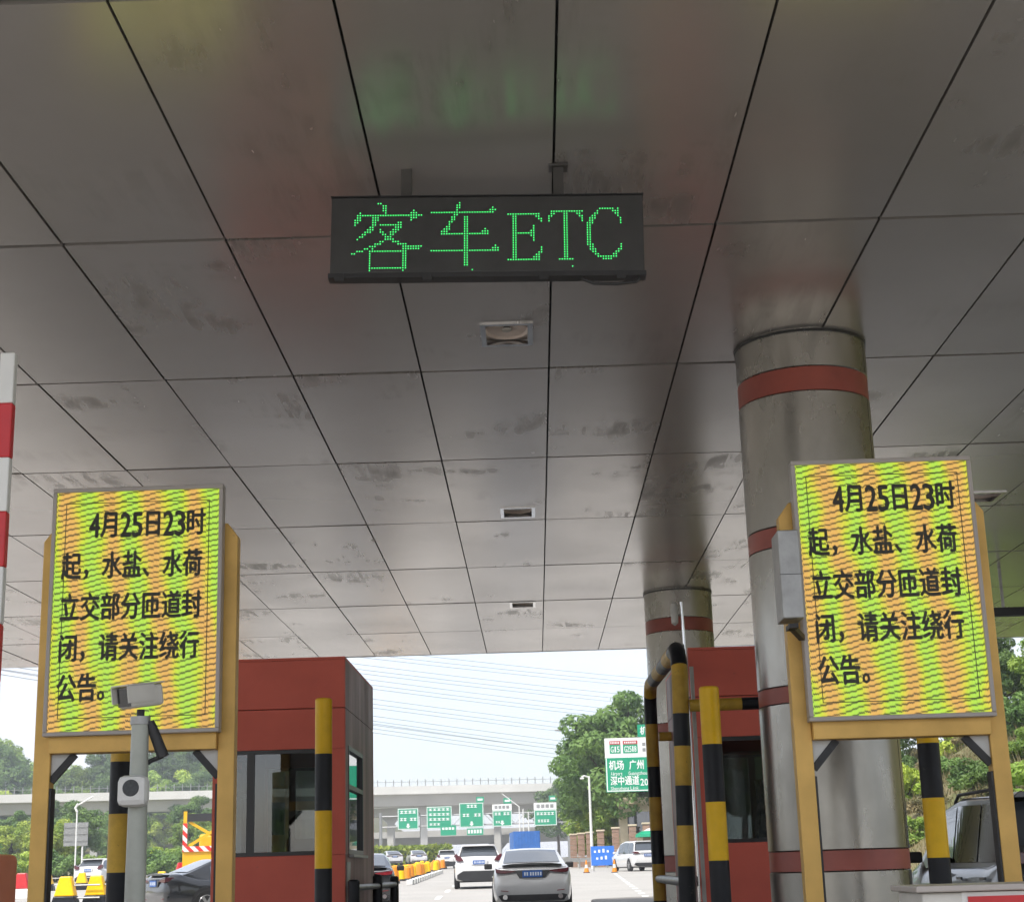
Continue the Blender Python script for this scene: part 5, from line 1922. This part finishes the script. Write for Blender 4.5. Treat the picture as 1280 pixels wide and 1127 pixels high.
# grass blades on the embankment
q = np.random.RandomState(9)
gv, gf_ = [], []
for i in range(16000):
    x, y = q.uniform(12.4, 30), q.uniform(32, 90)
    z = ezf(x, y) - 0.05
    hh = q.uniform(0.25, 0.7)
    an = q.uniform(0, math.pi)
    dx, dy = 0.03 * math.cos(an), 0.03 * math.sin(an)
    lx, ly = q.normal(size=2) * 0.18
    o_ = len(gv)
    gv += [(x - dx, y - dy, z), (x + dx, y + dy, z), (x + lx, y + ly, z + hh)]
    gf_.append((o_, o_ + 1, o_ + 2))
h_ = MB()
h_.v, h_.f = gv, gf_
o = bpy.data.objects.new('dry_grass', h_.mesh('dry_grass', 'leaf_dry', fix=False))
C.objects.link(o)
o['kind'] = 'stuff'
o['label'] = 'dry grass covering the right embankment'
o['category'] = 'grass'

# ------------------------------------------------------------------ gatehouse, pillars and lamp on the right
t = thing('gatehouse', 'cream gatehouse with flat cornice behind the brown pillars', 'building', (9.3, 130, gz(130)))
w = 2.6
box('cornice', 'cream', t, -w - 0.25, w + 0.25, -0.3, 5.2, 4.75, 5.3, bevel=0.05)
box('roof_slab', 'cream', t, -w, w, 0, 5.0, 4.2, 4.745)
for x in (-w, w - 0.6):
    box('pier_wall', 'cream', t, x, x + 0.6, 0.0, 5.0, 0, 4.198)
box('sill_wall', 'cream', t, -w + 0.602, w - 0.602, 0.05, 4.9, 1.5, 2.5)
box('mullion', 'cream', t, 0.4, 0.75, 0.05, 0.4, 2.502, 4.198)
box('dark_opening', 'frame_dark', t, -w + 0.602, w - 0.602, 0.05, 4.9, 0, 1.498)
box('window_glass', 'car_glass', t, -w + 0.602, 0.398, 0.25, 0.28, 2.502, 4.198)
box('window_glass', 'car_glass', t, 0.752, w - 0.602, 0.25, 0.28, 2.502, 4.198)
box('roof_unit', 'cream', t, -0.6, 1.3, 1.0, 3.0, 5.302, 5.55)
t = thing('parasol', 'small green parasol with white top before the gatehouse', 'parasol', (8.75, 124, gz(124)))
MB().lathe([(1.25, 2.15), (1.22, 2.35), (0.75, 2.60)], 8, caps=False).build('canopy', 'sign_green', t)
MB().lathe([(0.76, 2.601), (0.40, 2.78), (0.05, 2.85)], 8, caps=False).build('top', 'white', t)
MB().tube([(0, 0, 0), (0, 0, 2.7)], 0.04, 8).build('pole', 'galv', t)
for i, (x, y, h) in enumerate([(2.95, 131.5, 2.5), (3.55, 130.5, 2.55), (4.2, 129.5, 2.6), (5.0, 127.5, 2.7), (6.1, 126, 2.85), (7.35, 124.8, 3.0), (8.35, 124, 3.1)]):
    ords = ['leftmost', 'second from left', 'third from left', 'fourth from left', 'fifth from left', 'sixth from left', 'rightmost']
    t = thing('gate_pillar', '%s of the brown stone pillars in front of the trees' % ords[i], 'pillar', (x, y, gz(y)), 0, 'brown stone pillars')
    z = 0
    c = 0
    while z < h:
        box('stone_block', 'brick_pillar', t, -0.27, 0.27, -0.27, 0.27, z + 0.012, min(z + 0.42, h), bevel=0.012)
        z += 0.43
        c += 1
    box('cap', 'cream', t, -0.33, 0.33, -0.33, 0.33, h + 0.005, h + 0.13, bevel=0.02)
t = thing('lamp_pole', 'white street lamp pole before the right trees', 'street lamp', (4.0, 119, gz(119)))
MB().tube([(0, 0, 0), (0, 0, 6.6)], 0.1, 12, radii=[0.12, 0.075]).build('pole', 'white', t, smooth=True)
MB().tube([(0, 0, 6.5), (-0.35, -0.1, 6.62), (-0.55, -0.15, 6.55)], 0.06, 8).build('arm', 'white', t, smooth=True)
box('lamp_head', 'white', t, -0.68, -0.38, -0.28, 0.02, 6.38, 6.50, bevel=0.03)
t = thing('street_lamp', 'grey street lamp with slanting arm above the right tree group', 'street lamp', (4.6, 150, gz(150)))
MB().tube([(0, 0, 0), (0, 0, 11.2)], 0.08, 10).build('pole', 'galv', t, smooth=True)
MB().tube([(0, 0, 11.1), (-2.0, 0, 12.2)], 0.05, 8).build('arm', 'galv', t, smooth=True)
box('lamp_head', 'galv', t, -2.6, -1.9, -0.12, 0.12, 12.18, 12.30, bevel=0.03)

# ------------------------------------------------------------------ left: back of a road sign and its lamp
t = thing('road_sign_back', 'grey ribbed back of a road sign below the viaduct on the left', 'road sign', (-34.3, 121, gz(121)))
box('panel', 'galv', t, -0.95, 0.85, 0, 0.06, 2.7, 4.4)
for z in (3.1, 3.6, 4.1):
    box('rib', 'galv', t, -0.95, 0.85, -0.06, -0.002, z - 0.05, z + 0.05)
MB().tube([(0.45, 0.12, 0), (0.45, 0.12, 4.4)], 0.07, 10).build('post', 'white', t, smooth=True)
t = thing('street_lamp', 'white street lamp with slanting solar arm beside the grey sign back', 'street lamp', (-33.75, 119, gz(119)))
MB().tube([(0, 0, 0), (0, 0, 5.2)], 0.06, 10).build('pole', 'white', t, smooth=True)
MB().tube([(0, 0, 5.1), (-0.15, 0, 5.4), (0.05, 0, 5.7)], 0.09, 8).build('lamp_head', 'white', t, smooth=True)
MB().tube([(0.05, 0, 5.6), (1.15, 0, 6.2)], 0.06, 8).build('arm', 'white', t, smooth=True)

# dark beam hung under the ceiling on the right
t = thing('height_limit_beam', 'dark beam hung under the canopy ceiling at the right edge', 'beam', (8.6, 26.0, 0))
box('beam', 'trim', t, -1.0, 3.0, -0.06, 0.06, 4.90, 5.04)
for x in (-0.8, 2.4):
    box('hanger', 'galv', t, x - 0.02, x + 0.02, -0.02, 0.02, 5.042, 5.70)

# ------------------------------------------------------------------ air: light haze over the whole place
hm_ = bpy.data.materials.new('haze_air')
n_, l_ = nodes_of(hm_)
n_.remove(n_['Principled BSDF'])
pv = n_.new('ShaderNodeVolumePrincipled')
pv.inputs['Color'].default_value = (0.88, 0.93, 1.0, 1)
pv.inputs['Density'].default_value = 0.0007
pv.inputs['Anisotropy'].default_value = 0.2
l_.new(pv.outputs[0], n_['Material Output'].inputs['Volume'])
hb_ = MB().box(-420, 260, -90, 560, -2.0, 62)
ho = hb_.build('haze', hm_)
ho['kind'] = 'stuff'
